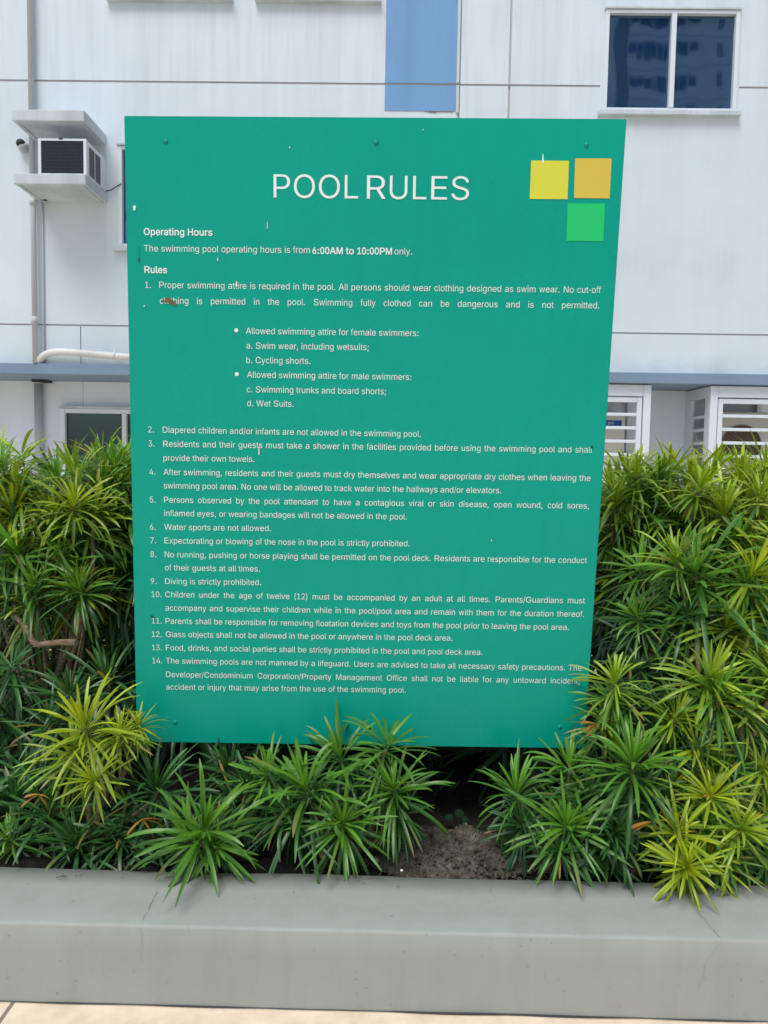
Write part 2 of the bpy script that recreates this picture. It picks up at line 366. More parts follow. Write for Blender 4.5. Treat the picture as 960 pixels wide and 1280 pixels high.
# ------------------------------------------------------------------ pipes and small wall fittings
def pt(px, py, Y): return at(px, py, Y)
p = MB(); a = pt(37, -60, YF-0.06); b = pt(38.5, 140, YF-0.06); a.x = b.x = (a.x+b.x)/2
p.tube([(a.x, YF-0.06, 14.5), (a.x, YF-0.06, bp(40, 236)[1])], 0.031, 14)
xq = a.x
dp = empty('drainpipe', (xq, YF-0.06, 2.4), 'long grey drainpipe running down the wall past the air conditioner slabs', 'pipe')
p.build('pipe', M['pvc'], dp)
x2 = bp(46.5, 350)[0]; ze = bp(46, 246)[1]
q = MB(); q.tube([(xq, YF-0.06, bp(40, 236)[1]-.002), (xq, YF-0.06, ze+0.03), (x2, YF-0.075, ze-0.06), (x2, YF-0.075, Z_BAND1+0.004)], 0.031, 14); q.build('pipe', M['pvc'], dp)
q = MB(); q.tube([(x2, YF-0.075, ze-0.05), (x2, YF-0.075, ze-0.12)], 0.038, 14); q.build('coupling', M['pvc'], dp); q = MB()
q.tube([(x2, YF-0.075, Z_G2-0.02), (x2, YF-0.075, Z_G2+0.08)], 0.037, 14); q.build('coupling', M['pvc'], dp); q = MB()
q.tube([(x2+0.03, YF-0.085, ze-0.01), (x2+0.10, YF-0.10, ze-0.005)], 0.028, 12); q.build('coupling', M['pvc'], dp)
q = MB(); q.dome((x2+0.13, YF-0.14, sz0-0.012), 0.075, 0.075, (0, 0, -1)); q.tube([(x2+0.10, YF-0.10, ze-0.005), (x2+0.15, YF-0.10, ze-0.005), (x2+0.16, YF-0.10, sz0-0.002)], 0.03, 12); q.build('drain_cup', M['dark'], dp)
q = MB(); xx = bp(54.5, 300)[0]; q.tube([(xx, YF-0.02, bp(54, 252)[1]), (xx, YF-0.02, Z_BAND1+0.003)], 0.008, 8)
tag(q.build('cable', M['pvc']), 'thin grey cable clipped upright beside the drainpipe below the shelf slab', 'cable')
# white overflow pipe on the ledge
pw = empty('overflow_pipe', (bp(100, 443)[0], YF-0.07, bp(100, 443)[1]), 'white horizontal pipe bending down just above the blue grey ledge', 'pipe')
e0 = pt(47, 452, YF-0.05); e1 = pt(58, 441.5, YF-0.08); e2 = pt(76, 439.5, YF-0.09); e3 = pt(162, 446.5, YF-0.09); e4 = e3+(e3-e2)*1.4
q = MB(); q.tube([e0-Vector((0, 0, .02)), e0, *bend(e0, e1, e2, 0.07), *bend(e1, e2, e3, 0.05), e3, e4], 0.040, 14); q.build('pipe', M['pvcw'], pw)
q = MB(); cc = pt(143, 444.7, YF-0.09); dirp = (e3-e2).normalized(); q.tube([cc-dirp*0.02, cc+dirp*0.02], 0.045, 14); q.tube([cc, cc+Vector((0, 0.03, 0.10))], 0.008, 8); q.build('pipe_clip', M['pvcw'], pw)
# lower downpipe
x3 = bp(48, 500, YG-0.06)[0]
ld = empty('downpipe', (x3, YG-0.06, 0), 'grey downpipe under the blue grey ledge, half hidden by the hedge', 'pipe')
q = MB(); q.tube([(x3, YG-0.06, 0), (x3, YG-0.06, Z_BAND0-0.002)], 0.052, 14); q.build('pipe', M['pvc'], ld)
q = MB(); zc = bp(48, 476, YG-0.06)[1]; q.tube([(x3, YG-0.06, zc-0.03), (x3, YG-0.06, zc+0.05)], 0.060, 14); q.build('collar', M['pvc'], ld)
q = MB(); q.box(x3-0.02, x3+0.16, YG-0.20, YG-0.02, Z_BAND0-0.03, Z_BAND0-0.001); q.build('ledge_bracket', M['dark'], ld)
# vent hood
vc = pt(29.5, 184, YF-0.02)
vh = empty('vent_hood', vc, 'small round vent hood with a black mouth left of the air conditioner', 'vent')
q = MB(); q.dome(vc, 0.062, 0.10, (0.15, -1, -0.25), 18, 5); q.build('hood', M['pvc'], vh)
q = MB(); q.dome(vc+Vector((-0.005, -0.055, 0.018)), 0.050, 0.055, (0.05, -1, 0.30), 18, 4); q.build('mouth', M['dark'], vh)
# wire from the shelf to the window
w0 = pt(132, 239, YF-0.02); w1 = pt(146, 233, YF-0.03)
q = MB(); q.tube([w0, (w0+w1)/2-Vector((0, 0, 0.012)), w1, w1+Vector((0.05, 0.0, 0.03))], 0.006, 6); tag(q.build('wire', M['dark']), 'short dark wire hanging between the shelf slab and the narrow window', 'wire')

# ------------------------------------------------------------------ service cages under the ledge (right)
def cage(x0, x1, label, door_x=None, side=False):
    yn = YF-0.02
    ztop = Z_BAND0-0.012; zb = 0.0
    cg = empty('service_cage', ((x0+x1)/2, yn, 0), label, 'cage', 'barred service cages under the ledge')
    f = MB(); t = 0.085
    f.box(x0, x0+t, yn, yn+t, zb, ztop, bev=0.006); f.box(x1-t, x1, yn, yn+t, zb, ztop, bev=0.006)
    f.box(x0+t+.001, x1-t-.001, yn+.004, yn+t-.004, ztop-0.13, ztop, bev=0.006)
    f.box(x0+t+.001, x1-t-.001, yn+.004, yn+t-.004, zb+.01, zb+.12, bev=0.006)
    for x in ((x0, x1) if side else (x1,)):
        xa = x if x == x0 else x-0.06
        f.box(xa+.003, xa+0.057, yn+t+.001, YG-0.08, ztop-0.12, ztop-0.002); f.box(xa, xa+0.06, YG-0.079, YG-0.004, zb, ztop-.002)
    f.build('frame', M['white'], cg)
    d = MB(); i0, i1 = x0+t+0.012, x1-t-0.012; tt = 0.055
    z1 = ztop-0.145; z0 = zb+0.14
    d.box(i0, i0+tt, yn+.012, yn+.06, z0, z1, bev=.005); d.box(i1-tt, i1, yn+.012, yn+.06, z0, z1, bev=.005)
    d.box(i0+tt+.001, i1-tt-.001, yn+.014, yn+.058, z1-tt, z1, bev=.005); d.box(i0+tt+.001, i1-tt-.001, yn+.014, yn+.058, z0, z0+tt, bev=.005)
    dr = d.build('door', M['white'], cg)
    k = 0; z = z1-tt-0.14
    while z > z0+tt+0.05:
        box('bar', M['white'], dr, i0+tt+.001, i1-tt-.001, yn+.02, yn+.05, z-0.018, z+0.018, bev=.005); z -= 0.155
    if side:
        z = z1-tt-0.14
        while z > z0+tt+0.05:
            box('side_bar', M['white'], cg, x0+.018, x0+.048, yn+t+.001, YG-0.08, z-0.018, z+0.018, bev=.005); z -= 0.155
        s = MB()
        s.box(x0+.008, x0+.052, yn+t+.002, yn+t+.09, z0, ztop-0.125); s.box(x0+.008, x0+.052, YG-0.16, YG-0.081, z0, ztop-0.125); s.build('side_frame', M['white'], cg)
    return cg
cgx1 = bp(812, 530)[0]; cage(cgx1-1.25, cgx1, 'white barred cage beside the sign edge holding the unit with a blue badge')
cgx0 = bp(886, 530)[0]; cage(cgx0, cgx0+0.92, 'white barred cage at far right with slatted side and fan unit inside', side=True)
def condenser(x0, x1, z0, z1, y, label, fan=None, badge=None):
    cu = empty('condenser_unit', ((x0+x1)/2, y, 0), label, 'air conditioner', 'condenser units in the cages')
    c = MB(); c.box(x0, x1, y, y+0.34, z0, z1, bev=0.015); c.build('casing', M['cream'], cu)
    c = MB(); c.box(x0+.1, x0+.18, y+.02, y+.32, 0, z0-.002); c.box(x1-.18, x1-.1, y+.02, y+.32, 0, z0-.002); c.build('stand', M['steel'], cu)
    if fan:
        fx, fz, fr = fan
        d = MB(); d.disc((fx, y-0.004, fz), fr, seg=40); d.build('fan', M['brown'], cu)
        d = MB()
        for k in range(26):
            an = 2*math.pi*k/26
            d.tube([(fx+math.cos(an)*fr*0.12, y-0.012, fz+math.sin(an)*fr*0.12), (fx+math.cos(an+.12)*fr, y-0.012, fz+math.sin(an+.12)*fr)], 0.0022, 5)
        for q in (1.0,):
            d.tube([(fx+math.cos(a_)*fr*q, y-0.012, fz+math.sin(a_)*fr*q) for a_ in [2*math.pi*k/32 for k in range(33)]], 0.006, 5)
        d.build('fan_guard', M['guard'], cu)
    if badge:
        b0, b1, bz0, bz1 = badge
        box('badge', M['badge'], cu, b0, b1, y-0.006, y-0.001, bz0, bz1, bev=0.002)
        tx = text_mesh('pol', (bz1-bz0)*0.85); tx.transform(Matrix.Translation((b1-0.17, y-0.0075, bz0+(bz1-bz0)*0.25)) @ Matrix.Rotation(R(90), 4, 'X'))
        link('badge_lettering', tx, M['ink'], cu)
    return cu
# letter outlines: advance width, then closed outlines as x, y pairs (cap height 509)
LETTERS = {
 '(': (273, [89, 207, 90, 235, 92, 264, 96, 293, 101, 324, 107, 354, 114, 384, 122, 413, 132, 441, 142, 468, 153, 494, 164, 517, 177, 539, 236, 539, 223, 512, 212, 485, 201, 457, 191, 428, 182, 399, 174, 370, 167, 342, 161, 313, 157, 285, 154, 258, 152, 232, 151, 207, 152, 184, 154, 161, 156, 138, 160, 115, 165, 91, 172, 67, 179, 42, 188, 16, 198, -10, 209, -38, 222, -66, 236, -96, 177, -96, 156, -59, 139, -21, 124, 16, 111, 55, 102, 93, 95, 131, 90, 169]),
 ')': (273, [37, -96, 52, -66, 64, -37, 76, -9, 86, 18, 95, 44, 102, 69, 108, 93, 113, 116, 117, 139, 120, 162, 121, 184, 122, 207, 121, 232, 119, 258, 116, 285, 112, 313, 106, 342, 99, 370, 91, 399, 82, 428, 73, 457, 62, 485, 50, 512, 37, 539, 97, 539, 109, 517, 121, 494, 131, 468, 142, 441, 151, 413, 159, 384, 167, 354, 173, 323, 178, 293, 181, 264, 183, 235, 184, 207, 183, 168, 178, 130, 171, 92, 161, 53, 149, 15, 134, -22, 117, -59, 97, -96]),
 ',': (188, [38, -119, 68, 71, 137, 71, 84, -119]),
 '-': (453, [337, 244, 337, 188, 114, 188, 114, 244]),
 '.': (188, [95, -4, 78, -1, 63, 9, 53, 24, 50, 41, 53, 59, 63, 73, 78, 83, 95, 87, 113, 83, 128, 73, 138, 59, 141, 41, 138, 24, 128, 9, 113, -1]),
 '/': (249, [235, 533, 71, -76, 14, -76, 178, 533]),
 '0': (453, [227, -7, 199, -5, 174, 1, 151, 11, 130, 24, 111, 41, 95, 62, 80, 86, 69, 113, 60, 144, 53, 178, 49, 214, 48, 254, 49, 294, 53, 330, 60, 364, 69, 395, 81, 422, 95, 447, 112, 467, 130, 484, 151, 498, 174, 508, 200, 514, 227, 516, 254, 514, 279, 508, 302, 498, 323, 484, 342, 467, 358, 447, 372, 422, 384, 395, 393, 364, 400, 330, 404, 294, 405, 254, 404, 214, 400, 178, 393, 144, 384, 113, 373, 86, 359, 62, 342, 41, 323, 24, 302, 11, 279, 1, 254, -5], [227, 50, 245, 51, 261, 56, 276, 63, 290, 74, 303, 87, 313, 103, 323, 122, 330, 144, 336, 168, 340, 194, 343, 223, 344, 254, 343, 285, 340, 314, 336, 341, 330, 365, 323, 387, 313, 405, 303, 422, 290, 435, 276, 446, 261, 453, 245, 458, 227, 460, 209, 458, 192, 453, 177, 446, 163, 435, 151, 422, 140, 405, 131, 387, 123, 365, 117, 341, 113, 314, 110, 285, 109, 254, 110, 223, 113, 194, 117, 168, 123, 144, 131, 122, 140, 103, 151, 87, 163, 74, 177, 63, 192, 56, 209, 51]),
 '1': (453, [76, 0, 76, 55, 391, 55, 391, 0], [276, 509, 276, 0, 212, 0, 212, 448, 209, 448, 86, 358, 86, 427, 198, 509]),
 '2': (453, [64, 0, 64, 47, 234, 229, 282, 282, 299, 305, 311, 327, 318, 348, 320, 371, 317, 397, 308, 419, 293, 436, 273, 449, 250, 457, 224, 460, 196, 457, 172, 447, 153, 433, 139, 413, 130, 390, 127, 362, 66, 362, 67, 384, 71, 405, 77, 424, 86, 442, 98, 459, 111, 473, 126, 486, 143, 496, 162, 505, 182, 511, 203, 514, 225, 516, 247, 514, 268, 511, 288, 505, 306, 497, 323, 486, 337, 474, 350, 461, 361, 445, 370, 428, 376, 411, 380, 392, 381, 372, 378, 345, 371, 318, 365, 304, 357, 290, 347, 275, 336, 259, 322, 241, 306, 223, 288, 202, 267, 180, 153, 60, 153, 57, 389, 57, 389, 0]),
 '3': (453, [218, -7, 195, -6, 173, -3, 152, 2, 133, 10, 114, 19, 98, 30, 83, 43, 70, 57, 60, 74, 52, 91, 46, 111, 44, 132, 109, 132, 115, 107, 126, 87, 144, 71, 165, 59, 191, 52, 219, 50, 248, 53, 275, 61, 297, 74, 315, 93, 325, 116, 329, 145, 326, 172, 316, 196, 299, 217, 275, 234, 260, 240, 242, 244, 223, 247, 201, 248, 157, 248, 157, 299, 288, 448, 288, 452, 70, 452, 70, 509, 372, 509, 372, 461, 211, 278, 211, 289, 239, 290, 264, 288, 287, 284, 308, 276, 327, 265, 344, 253, 359, 239, 371, 222, 381, 205, 387, 186, 392, 166, 393, 145, 392, 123, 387, 103, 380, 84, 370, 66, 358, 50, 344, 36, 327, 23, 309, 12, 288, 4, 266, -2, 243, -6]),
 '4': (453, [40, 105, 40, 158, 247, 509, 311, 509, 109, 166, 109, 163, 413, 163, 413, 105], [282, 0, 282, 121, 282, 146, 282, 318, 343, 318, 343, 0]),
 '5': (453, [221, -7, 199, -6, 178, -2, 159, 3, 140, 11, 123, 21, 108, 32, 94, 45, 83, 60, 73, 76, 66, 93, 62, 111, 60, 130, 122, 130, 127, 108, 138, 89, 154, 73, 173, 60, 196, 52, 221, 50, 250, 53, 276, 64, 298, 82, 314, 104, 324, 131, 328, 162, 327, 178, 324, 193, 320, 208, 314, 221, 297, 244, 275, 262, 248, 273, 218, 277, 192, 275, 167, 268, 145, 258, 128, 246, 67, 253, 96, 509, 366, 509, 366, 452, 151, 452, 134, 301, 155, 315, 178, 325, 203, 331, 229, 334, 247, 333, 263, 330, 279, 326, 294, 321, 308, 314, 321, 306, 334, 296, 345, 285, 355, 273, 364, 260, 372, 246, 379, 231, 384, 215, 388, 199, 390, 181, 391, 163, 390, 139, 385, 117, 379, 95, 369, 76, 357, 57, 343, 41, 327, 27, 309, 15, 289, 6, 268, -1, 245, -5]),
 '6': (453, [226, -7, 203, -5, 182, -1, 161, 5, 142, 15, 125, 26, 109, 40, 96, 56, 84, 74, 75, 94, 69, 115, 65, 138, 64, 162, 65, 180, 68, 199, 73, 219, 80, 239, 89, 261, 102, 285, 118, 311, 137, 340, 252, 509, 322, 509, 151, 261, 145, 261, 154, 275, 165, 288, 179, 299, 196, 307, 214, 312, 235, 314, 257, 313, 278, 309, 298, 303, 316, 295, 332, 284, 346, 271, 359, 257, 370, 240, 378, 221, 384, 201, 388, 180, 389, 157, 388, 134, 384, 112, 377, 92, 368, 73, 356, 55, 343, 39, 327, 26, 310, 14, 291, 5, 271, -2, 249, -6], [226, 48, 254, 52, 279, 63, 299, 79, 314, 101, 324, 128, 327, 157, 324, 187, 314, 213, 299, 235, 279, 251, 254, 262, 226, 265, 198, 262, 174, 252, 153, 235, 138, 214, 128, 188, 125, 158, 128, 128, 138, 102, 153, 79, 174, 63, 198, 52]),
 '7': (453, [97, 0, 323, 448, 323, 452, 62, 452, 62, 509, 391, 509, 391, 449, 165, 0]),
 '8': (453, [226, -7, 201, -6, 178, -2, 156, 3, 136, 11, 117, 21, 101, 33, 86, 47, 74, 62, 64, 78, 57, 96, 53, 115, 52, 135, 53, 151, 55, 166, 59, 181, 65, 195, 81, 220, 101, 241, 125, 256, 153, 265, 135, 273, 119, 282, 105, 293, 93, 308, 83, 324, 76, 342, 72, 360, 70, 380, 72, 399, 75, 417, 82, 434, 90, 450, 101, 464, 114, 477, 129, 488, 146, 498, 164, 506, 184, 511, 204, 514, 226, 516, 248, 514, 269, 511, 288, 506, 306, 498, 323, 488, 337, 477, 350, 464, 361, 450, 370, 434, 377, 417, 380, 399, 382, 380, 380, 361, 376, 342, 369, 324, 359, 308, 347, 293, 333, 282, 318, 273, 300, 267, 327, 256, 351, 241, 372, 220, 387, 195, 393, 181, 397, 166, 400, 151, 401, 135, 399, 115, 395, 96, 388, 78, 378, 62, 366, 47, 352, 33, 335, 21, 317, 11, 296, 3, 275, -2, 251, -6], [226, 49, 258, 52, 285, 60, 307, 74, 323, 91, 333, 113, 337, 139, 333, 165, 322, 189, 305, 208, 283, 223, 256, 232, 226, 235, 196, 232, 169, 223, 147, 208, 130, 189, 119, 165, 115, 139, 119, 113, 129, 91, 145, 74, 167, 60, 180, 55, 195, 52, 210, 50], [226, 290, 252, 292, 274, 300, 293, 313, 307, 330, 316, 351, 319, 376, 316, 399, 308, 420, 294, 437, 275, 449, 252, 457, 226, 460, 200, 457, 177, 449, 159, 437, 145, 420, 136, 399, 133, 376, 136, 351, 145, 330, 159, 313, 178, 300, 201, 292]),
 '9': (453, [226, 516, 249, 514, 271, 510, 291, 503, 310, 494, 328, 482, 343, 468, 356, 452, 368, 434, 377, 414, 384, 393, 388, 371, 389, 347, 388, 328, 385, 309, 380, 290, 373, 270, 363, 248, 350, 224, 334, 197, 315, 168, 200, 0, 130, 0, 301, 248, 307, 248, 299, 234, 287, 221, 273, 210, 257, 202, 238, 196, 218, 195, 195, 196, 175, 199, 155, 206, 137, 214, 121, 225, 106, 237, 94, 252, 83, 269, 74, 287, 68, 307, 65, 329, 64, 352, 65, 375, 69, 397, 75, 417, 85, 436, 96, 454, 110, 469, 125, 483, 143, 494, 162, 504, 182, 510, 203, 514], [226, 460, 199, 457, 174, 446, 154, 429, 138, 407, 129, 381, 125, 352, 129, 322, 138, 295, 154, 274, 174, 257, 199, 247, 226, 243, 254, 247, 279, 257, 299, 273, 314, 295, 324, 321, 327, 350, 324, 381, 314, 407, 299, 429, 279, 446, 254, 457]),
 ':': (188, [95, -4, 78, -1, 63, 9, 53, 24, 50, 41, 53, 59, 63, 73, 78, 83, 95, 87, 113, 83, 128, 73, 138, 59, 141, 41, 138, 24, 128, 9, 113, -1], [95, 271, 78, 274, 63, 284, 53, 299, 50, 316, 53, 334, 63, 349, 78, 359, 95, 362, 113, 359, 128, 349, 138, 334, 141, 316, 138, 299, 128, 284, 113, 274]),
 ';': (188, [38, -119, 68, 71, 137, 71, 84, -119], [103, 271, 86, 274, 71, 284, 61, 299, 58, 316, 61, 334, 71, 349, 86, 359, 103, 362, 121, 359, 136, 349, 146, 334, 149, 316, 146, 299, 136, 284, 121, 274]),
 'A': (480, [16, 0, 201, 509, 276, 509, 463, 0, 395, 0, 287, 302, 264, 372, 232, 478, 245, 478, 213, 371, 191, 302, 85, 0], [110, 142, 110, 199, 370, 199, 370, 142]),
 'B': (456, [60, 0, 60, 509, 241, 509, 266, 508, 289, 504, 310, 499, 329, 491, 345, 481, 359, 469, 371, 456, 381, 442, 388, 426, 394, 410, 397, 392, 398, 374, 395, 344, 387, 320, 373, 301, 356, 286, 336, 275, 315, 267, 315, 262, 339, 257, 363, 245, 385, 227, 402, 203, 409, 189, 414, 173, 417, 155, 418, 136, 417, 117, 413, 100, 408, 83, 400, 67, 390, 52, 377, 39, 362, 28, 344, 18, 324, 10, 301, 4, 275, 1, 247, 0], [125, 57, 245, 57, 272, 58, 296, 63, 315, 70, 330, 80, 341, 92, 349, 105, 354, 120, 355, 137, 352, 161, 342, 184, 327, 203, 306, 218, 279, 228, 248, 231, 125, 231], [125, 285, 238, 285, 265, 288, 288, 296, 308, 309, 323, 326, 333, 348, 336, 372, 334, 388, 330, 403, 323, 417, 313, 429, 299, 439, 283, 446, 263, 450, 240, 452, 125, 452]),
 'C': (510, [267, -7, 235, -5, 205, 1, 177, 11, 150, 25, 126, 42, 104, 63, 86, 88, 70, 115, 57, 146, 48, 179, 42, 215, 40, 254, 42, 293, 48, 329, 57, 362, 70, 393, 86, 421, 104, 445, 126, 466, 150, 484, 177, 498, 205, 508, 235, 514, 267, 516, 286, 515, 305, 513, 323, 509, 340, 504, 357, 498, 373, 490, 388, 481, 402, 471, 415, 460, 427, 447, 438, 433, 448, 418, 456, 402, 463, 385, 469, 367, 473, 348, 408, 348, 401, 373, 389, 395, 375, 413, 357, 428, 337, 440, 315, 449, 292, 454, 267, 456, 245, 454, 223, 450, 203, 443, 184, 432, 166, 419, 150, 403, 137, 385, 125, 364, 116, 340, 109, 314, 105, 285, 103, 254, 105, 223, 109, 194, 116, 168, 125, 145, 137, 123, 151, 105, 166, 89, 184, 76, 203, 66, 223, 59, 245, 54, 267, 53, 292, 55, 315, 60, 337, 69, 357, 81, 375, 96, 389, 114, 401, 136, 408, 160, 473, 160, 469, 142, 463, 124, 457, 107, 448, 91, 438, 76, 428, 62, 416, 49, 402, 38, 388, 28, 373, 19, 357, 11, 341, 5, 323, 0, 305, -4, 286, -6]),
 'D': (502, [219, 0, 96, 0, 96, 57, 215, 57, 244, 58, 272, 63, 296, 70, 318, 81, 337, 94, 354, 110, 368, 128, 379, 149, 388, 172, 394, 198, 398, 226, 399, 255, 398, 285, 394, 312, 388, 337, 379, 361, 368, 381, 354, 399, 338, 415, 320, 428, 299, 438, 275, 446, 249, 450, 221, 452, 93, 452, 93, 509, 225, 509, 261, 507, 294, 501, 325, 492, 353, 478, 377, 461, 399, 441, 418, 418, 433, 391, 446, 361, 455, 329, 460, 293, 462, 255, 460, 217, 455, 181, 446, 149, 433, 119, 417, 92, 398, 68, 376, 48, 351, 31, 322, 17, 291, 8, 256, 2], [125, 509, 125, 0, 60, 0, 60, 509]),
 'E': (419, [60, 0, 60, 509, 372, 509, 372, 452, 125, 452, 125, 286, 355, 286, 355, 229, 125, 229, 125, 57, 375, 57, 375, 0]),
 'F': (410, [60, 0, 60, 509, 369, 509, 369, 452, 125, 452, 125, 278, 346, 278, 346, 221, 125, 221, 125, 0]),
 'G': (520, [269, -7, 236, -5, 205, 1, 176, 11, 149, 25, 125, 43, 104, 64, 85, 88, 69, 116, 57, 146, 47, 179, 42, 215, 40, 254, 42, 293, 47, 329, 57, 362, 69, 393, 85, 421, 103, 445, 125, 466, 149, 484, 175, 498, 203, 508, 233, 514, 265, 516, 285, 515, 304, 513, 322, 509, 340, 504, 358, 497, 374, 489, 389, 480, 403, 469, 416, 458, 429, 445, 439, 431, 449, 416, 458, 401, 465, 384, 470, 367, 474, 349, 408, 349, 399, 372, 387, 393, 373, 411, 356, 427, 337, 439, 315, 448, 291, 454, 265, 456, 243, 454, 222, 450, 202, 443, 183, 432, 166, 419, 150, 404, 137, 385, 125, 364, 116, 340, 109, 314, 105, 285, 103, 254, 105, 223, 109, 194, 116, 168, 125, 145, 137, 124, 151, 105, 166, 90, 184, 76, 203, 66, 224, 59, 246, 54, 269, 53, 290, 54, 309, 57, 328, 63, 345, 71, 360, 81, 374, 93, 386, 107, 396, 123, 404, 141, 410, 160, 414, 180, 415, 202, 434, 199, 283, 199, 283, 256, 478, 256, 478, 200, 476, 170, 471, 141, 463, 115, 451, 91, 436, 69, 419, 50, 399, 33, 377, 19, 352, 8, 326, 0, 298, -5]),
 'H': (517, [60, 0, 60, 509, 125, 509, 125, 289, 392, 289, 392, 509, 457, 509, 457, 0, 392, 0, 392, 232, 125, 232, 125, 0]),
 'I': (300, [31, 0, 31, 57, 118, 57, 118, 452, 31, 452, 31, 509, 269, 509, 269, 452, 183, 452, 183, 57, 269, 57, 269, 0]),
 'J': (396, [185, -7, 153, -4, 124, 3, 98, 15, 75, 33, 57, 55, 44, 81, 36, 111, 33, 145, 33, 173, 98, 173, 98, 145, 99, 123, 104, 104, 111, 88, 122, 74, 134, 64, 149, 56, 166, 51, 185, 50, 204, 51, 220, 56, 235, 64, 248, 74, 258, 88, 266, 104, 270, 123, 272, 145, 272, 509, 336, 509, 336, 145, 334, 111, 326, 81, 313, 55, 294, 33, 271, 15, 246, 3, 217, -4]),
 'K': (467, [104, 145, 104, 216, 139, 261, 174, 303, 212, 344, 364, 509, 448, 509, 231, 276, 228, 276], [60, 0, 60, 509, 125, 509, 125, 334, 124, 225, 125, 193, 125, 0], [372, 0, 188, 259, 228, 309, 449, 0]),
 'L': (393, [60, 0, 60, 509, 125, 509, 125, 57, 361, 57, 361, 0]),
 'M': (628, [60, 0, 60, 509, 152, 509, 277, 187, 287, 159, 299, 123, 311, 84, 322, 49, 307, 49, 318, 83, 330, 121, 342, 158, 352, 187, 476, 509, 568, 509, 568, 0, 504, 0, 504, 291, 504, 327, 505, 369, 506, 413, 507, 457, 513, 457, 498, 409, 482, 363, 467, 322, 456, 291, 342, 0, 286, 0, 170, 291, 159, 321, 145, 361, 129, 408, 112, 457, 119, 457, 120, 416, 121, 372, 122, 328, 122, 291, 122, 0]),
 'N': (523, [60, 0, 60, 509, 136, 509, 343, 183, 363, 151, 388, 107, 414, 55, 405, 54, 401, 108, 399, 157, 399, 195, 399, 509, 463, 509, 463, 0, 387, 0, 202, 290, 177, 331, 148, 381, 108, 452, 119, 454, 122, 384, 124, 328, 125, 291, 125, 0]),
 'O': (533, [267, -7, 235, -5, 205, 1, 177, 11, 150, 25, 126, 42, 105, 63, 86, 88, 70, 115, 57, 146, 48, 179, 42, 215, 40, 254, 42, 293, 48, 329, 57, 362, 70, 393, 86, 421, 105, 445, 126, 466, 150, 484, 177, 498, 205, 508, 235, 514, 267, 516, 299, 514, 329, 508, 357, 498, 384, 484, 408, 466, 429, 445, 448, 421, 464, 393, 477, 362, 486, 329, 491, 293, 493, 254, 491, 215, 486, 179, 477, 146, 464, 115, 448, 88, 429, 63, 408, 42, 384, 25, 357, 11, 329, 1, 299, -5], [267, 53, 289, 54, 310, 59, 330, 66, 349, 76, 367, 89, 383, 105, 396, 123, 408, 144, 418, 168, 425, 194, 429, 223, 430, 254, 429, 286, 425, 314, 418, 341, 408, 365, 396, 386, 383, 404, 367, 420, 349, 433, 330, 443, 310, 450, 289, 454, 267, 456, 245, 454, 223, 450, 203, 443, 184, 433, 167, 420, 151, 404, 137, 385, 125, 364, 116, 340, 109, 314, 105, 285, 103, 254, 105, 223, 109, 194, 116, 168, 125, 144, 137, 123, 151, 105, 167, 89, 184, 76, 203, 66, 223, 59, 245, 54]),
 'P': (445, [60, 0, 60, 509, 235, 509, 263, 507, 289, 503, 312, 497, 332, 487, 350, 476, 366, 462, 379, 447, 390, 430, 398, 411, 404, 391, 407, 370, 409, 348, 407, 325, 404, 304, 398, 284, 390, 265, 379, 248, 366, 233, 350, 219, 332, 207, 312, 198, 289, 191, 263, 187, 235, 186, 109, 186, 109, 242, 233, 242, 252, 243, 269, 246, 284, 250, 297, 256, 318, 272, 333, 294, 342, 319, 344, 348, 342, 376, 333, 402, 318, 423, 297, 439, 284, 444, 268, 449, 251, 451, 232, 452, 125, 452, 125, 0]),
 'R': (449, [60, 0, 60, 509, 236, 509, 264, 507, 290, 504, 313, 497, 333, 489, 351, 478, 367, 465, 380, 450, 390, 433, 399, 415, 405, 395, 408, 374, 409, 352, 408, 330, 405, 309, 399, 290, 390, 271, 380, 255, 367, 240, 351, 228, 333, 217, 312, 209, 289, 203, 264, 199, 236, 198, 96, 198, 96, 255, 234, 255, 252, 256, 269, 258, 284, 262, 298, 267, 319, 281, 334, 300, 342, 324, 345, 352, 342, 380, 334, 405, 319, 425, 298, 440, 284, 445, 269, 449, 252, 451, 233, 452, 125, 452, 125, 0], [353, 0, 230, 229, 303, 229, 428, 0]),
 'S': (447, [224, -9, 197, -8, 172, -4, 149, 1, 128, 9, 108, 19, 91, 31, 76, 45, 64, 60, 54, 77, 46, 96, 41, 115, 38, 137, 104, 137, 110, 110, 123, 88, 142, 71, 166, 59, 194, 52, 224, 49, 241, 50, 257, 52, 272, 55, 286, 60, 311, 74, 329, 92, 341, 114, 346, 139, 342, 161, 332, 179, 316, 193, 296, 205, 272, 214, 245, 222, 184, 239, 154, 249, 128, 260, 105, 274, 86, 289, 71, 307, 60, 326, 54, 348, 52, 372, 53, 393, 58, 413, 65, 431, 75, 448, 87, 463, 102, 476, 119, 488, 138, 498, 158, 506, 180, 511, 203, 514, 227, 516, 252, 514, 275, 511, 296, 505, 316, 498, 334, 488, 351, 476, 365, 463, 377, 449, 387, 433, 394, 415, 399, 397, 401, 378, 337, 378, 334, 396, 326, 412, 316, 426, 302, 437, 286, 447, 267, 453, 247, 457, 225, 459, 194, 456, 167, 448, 145, 435, 129, 418, 118, 398, 115, 376, 119, 352, 131, 334, 148, 319, 169, 308, 191, 300, 212, 293, 264, 279, 312, 264, 336, 252, 359, 238, 379, 220, 395, 198, 401, 185, 405, 171, 407, 155, 408, 139, 407, 118, 403, 99, 396, 81, 386, 64, 374, 48, 360, 34, 343, 21, 323, 11, 302, 2, 278, -4, 252, -8]),
 'T': (449, [32, 452, 32, 509, 417, 509, 417, 452, 257, 452, 257, 0, 193, 0, 193, 452]),
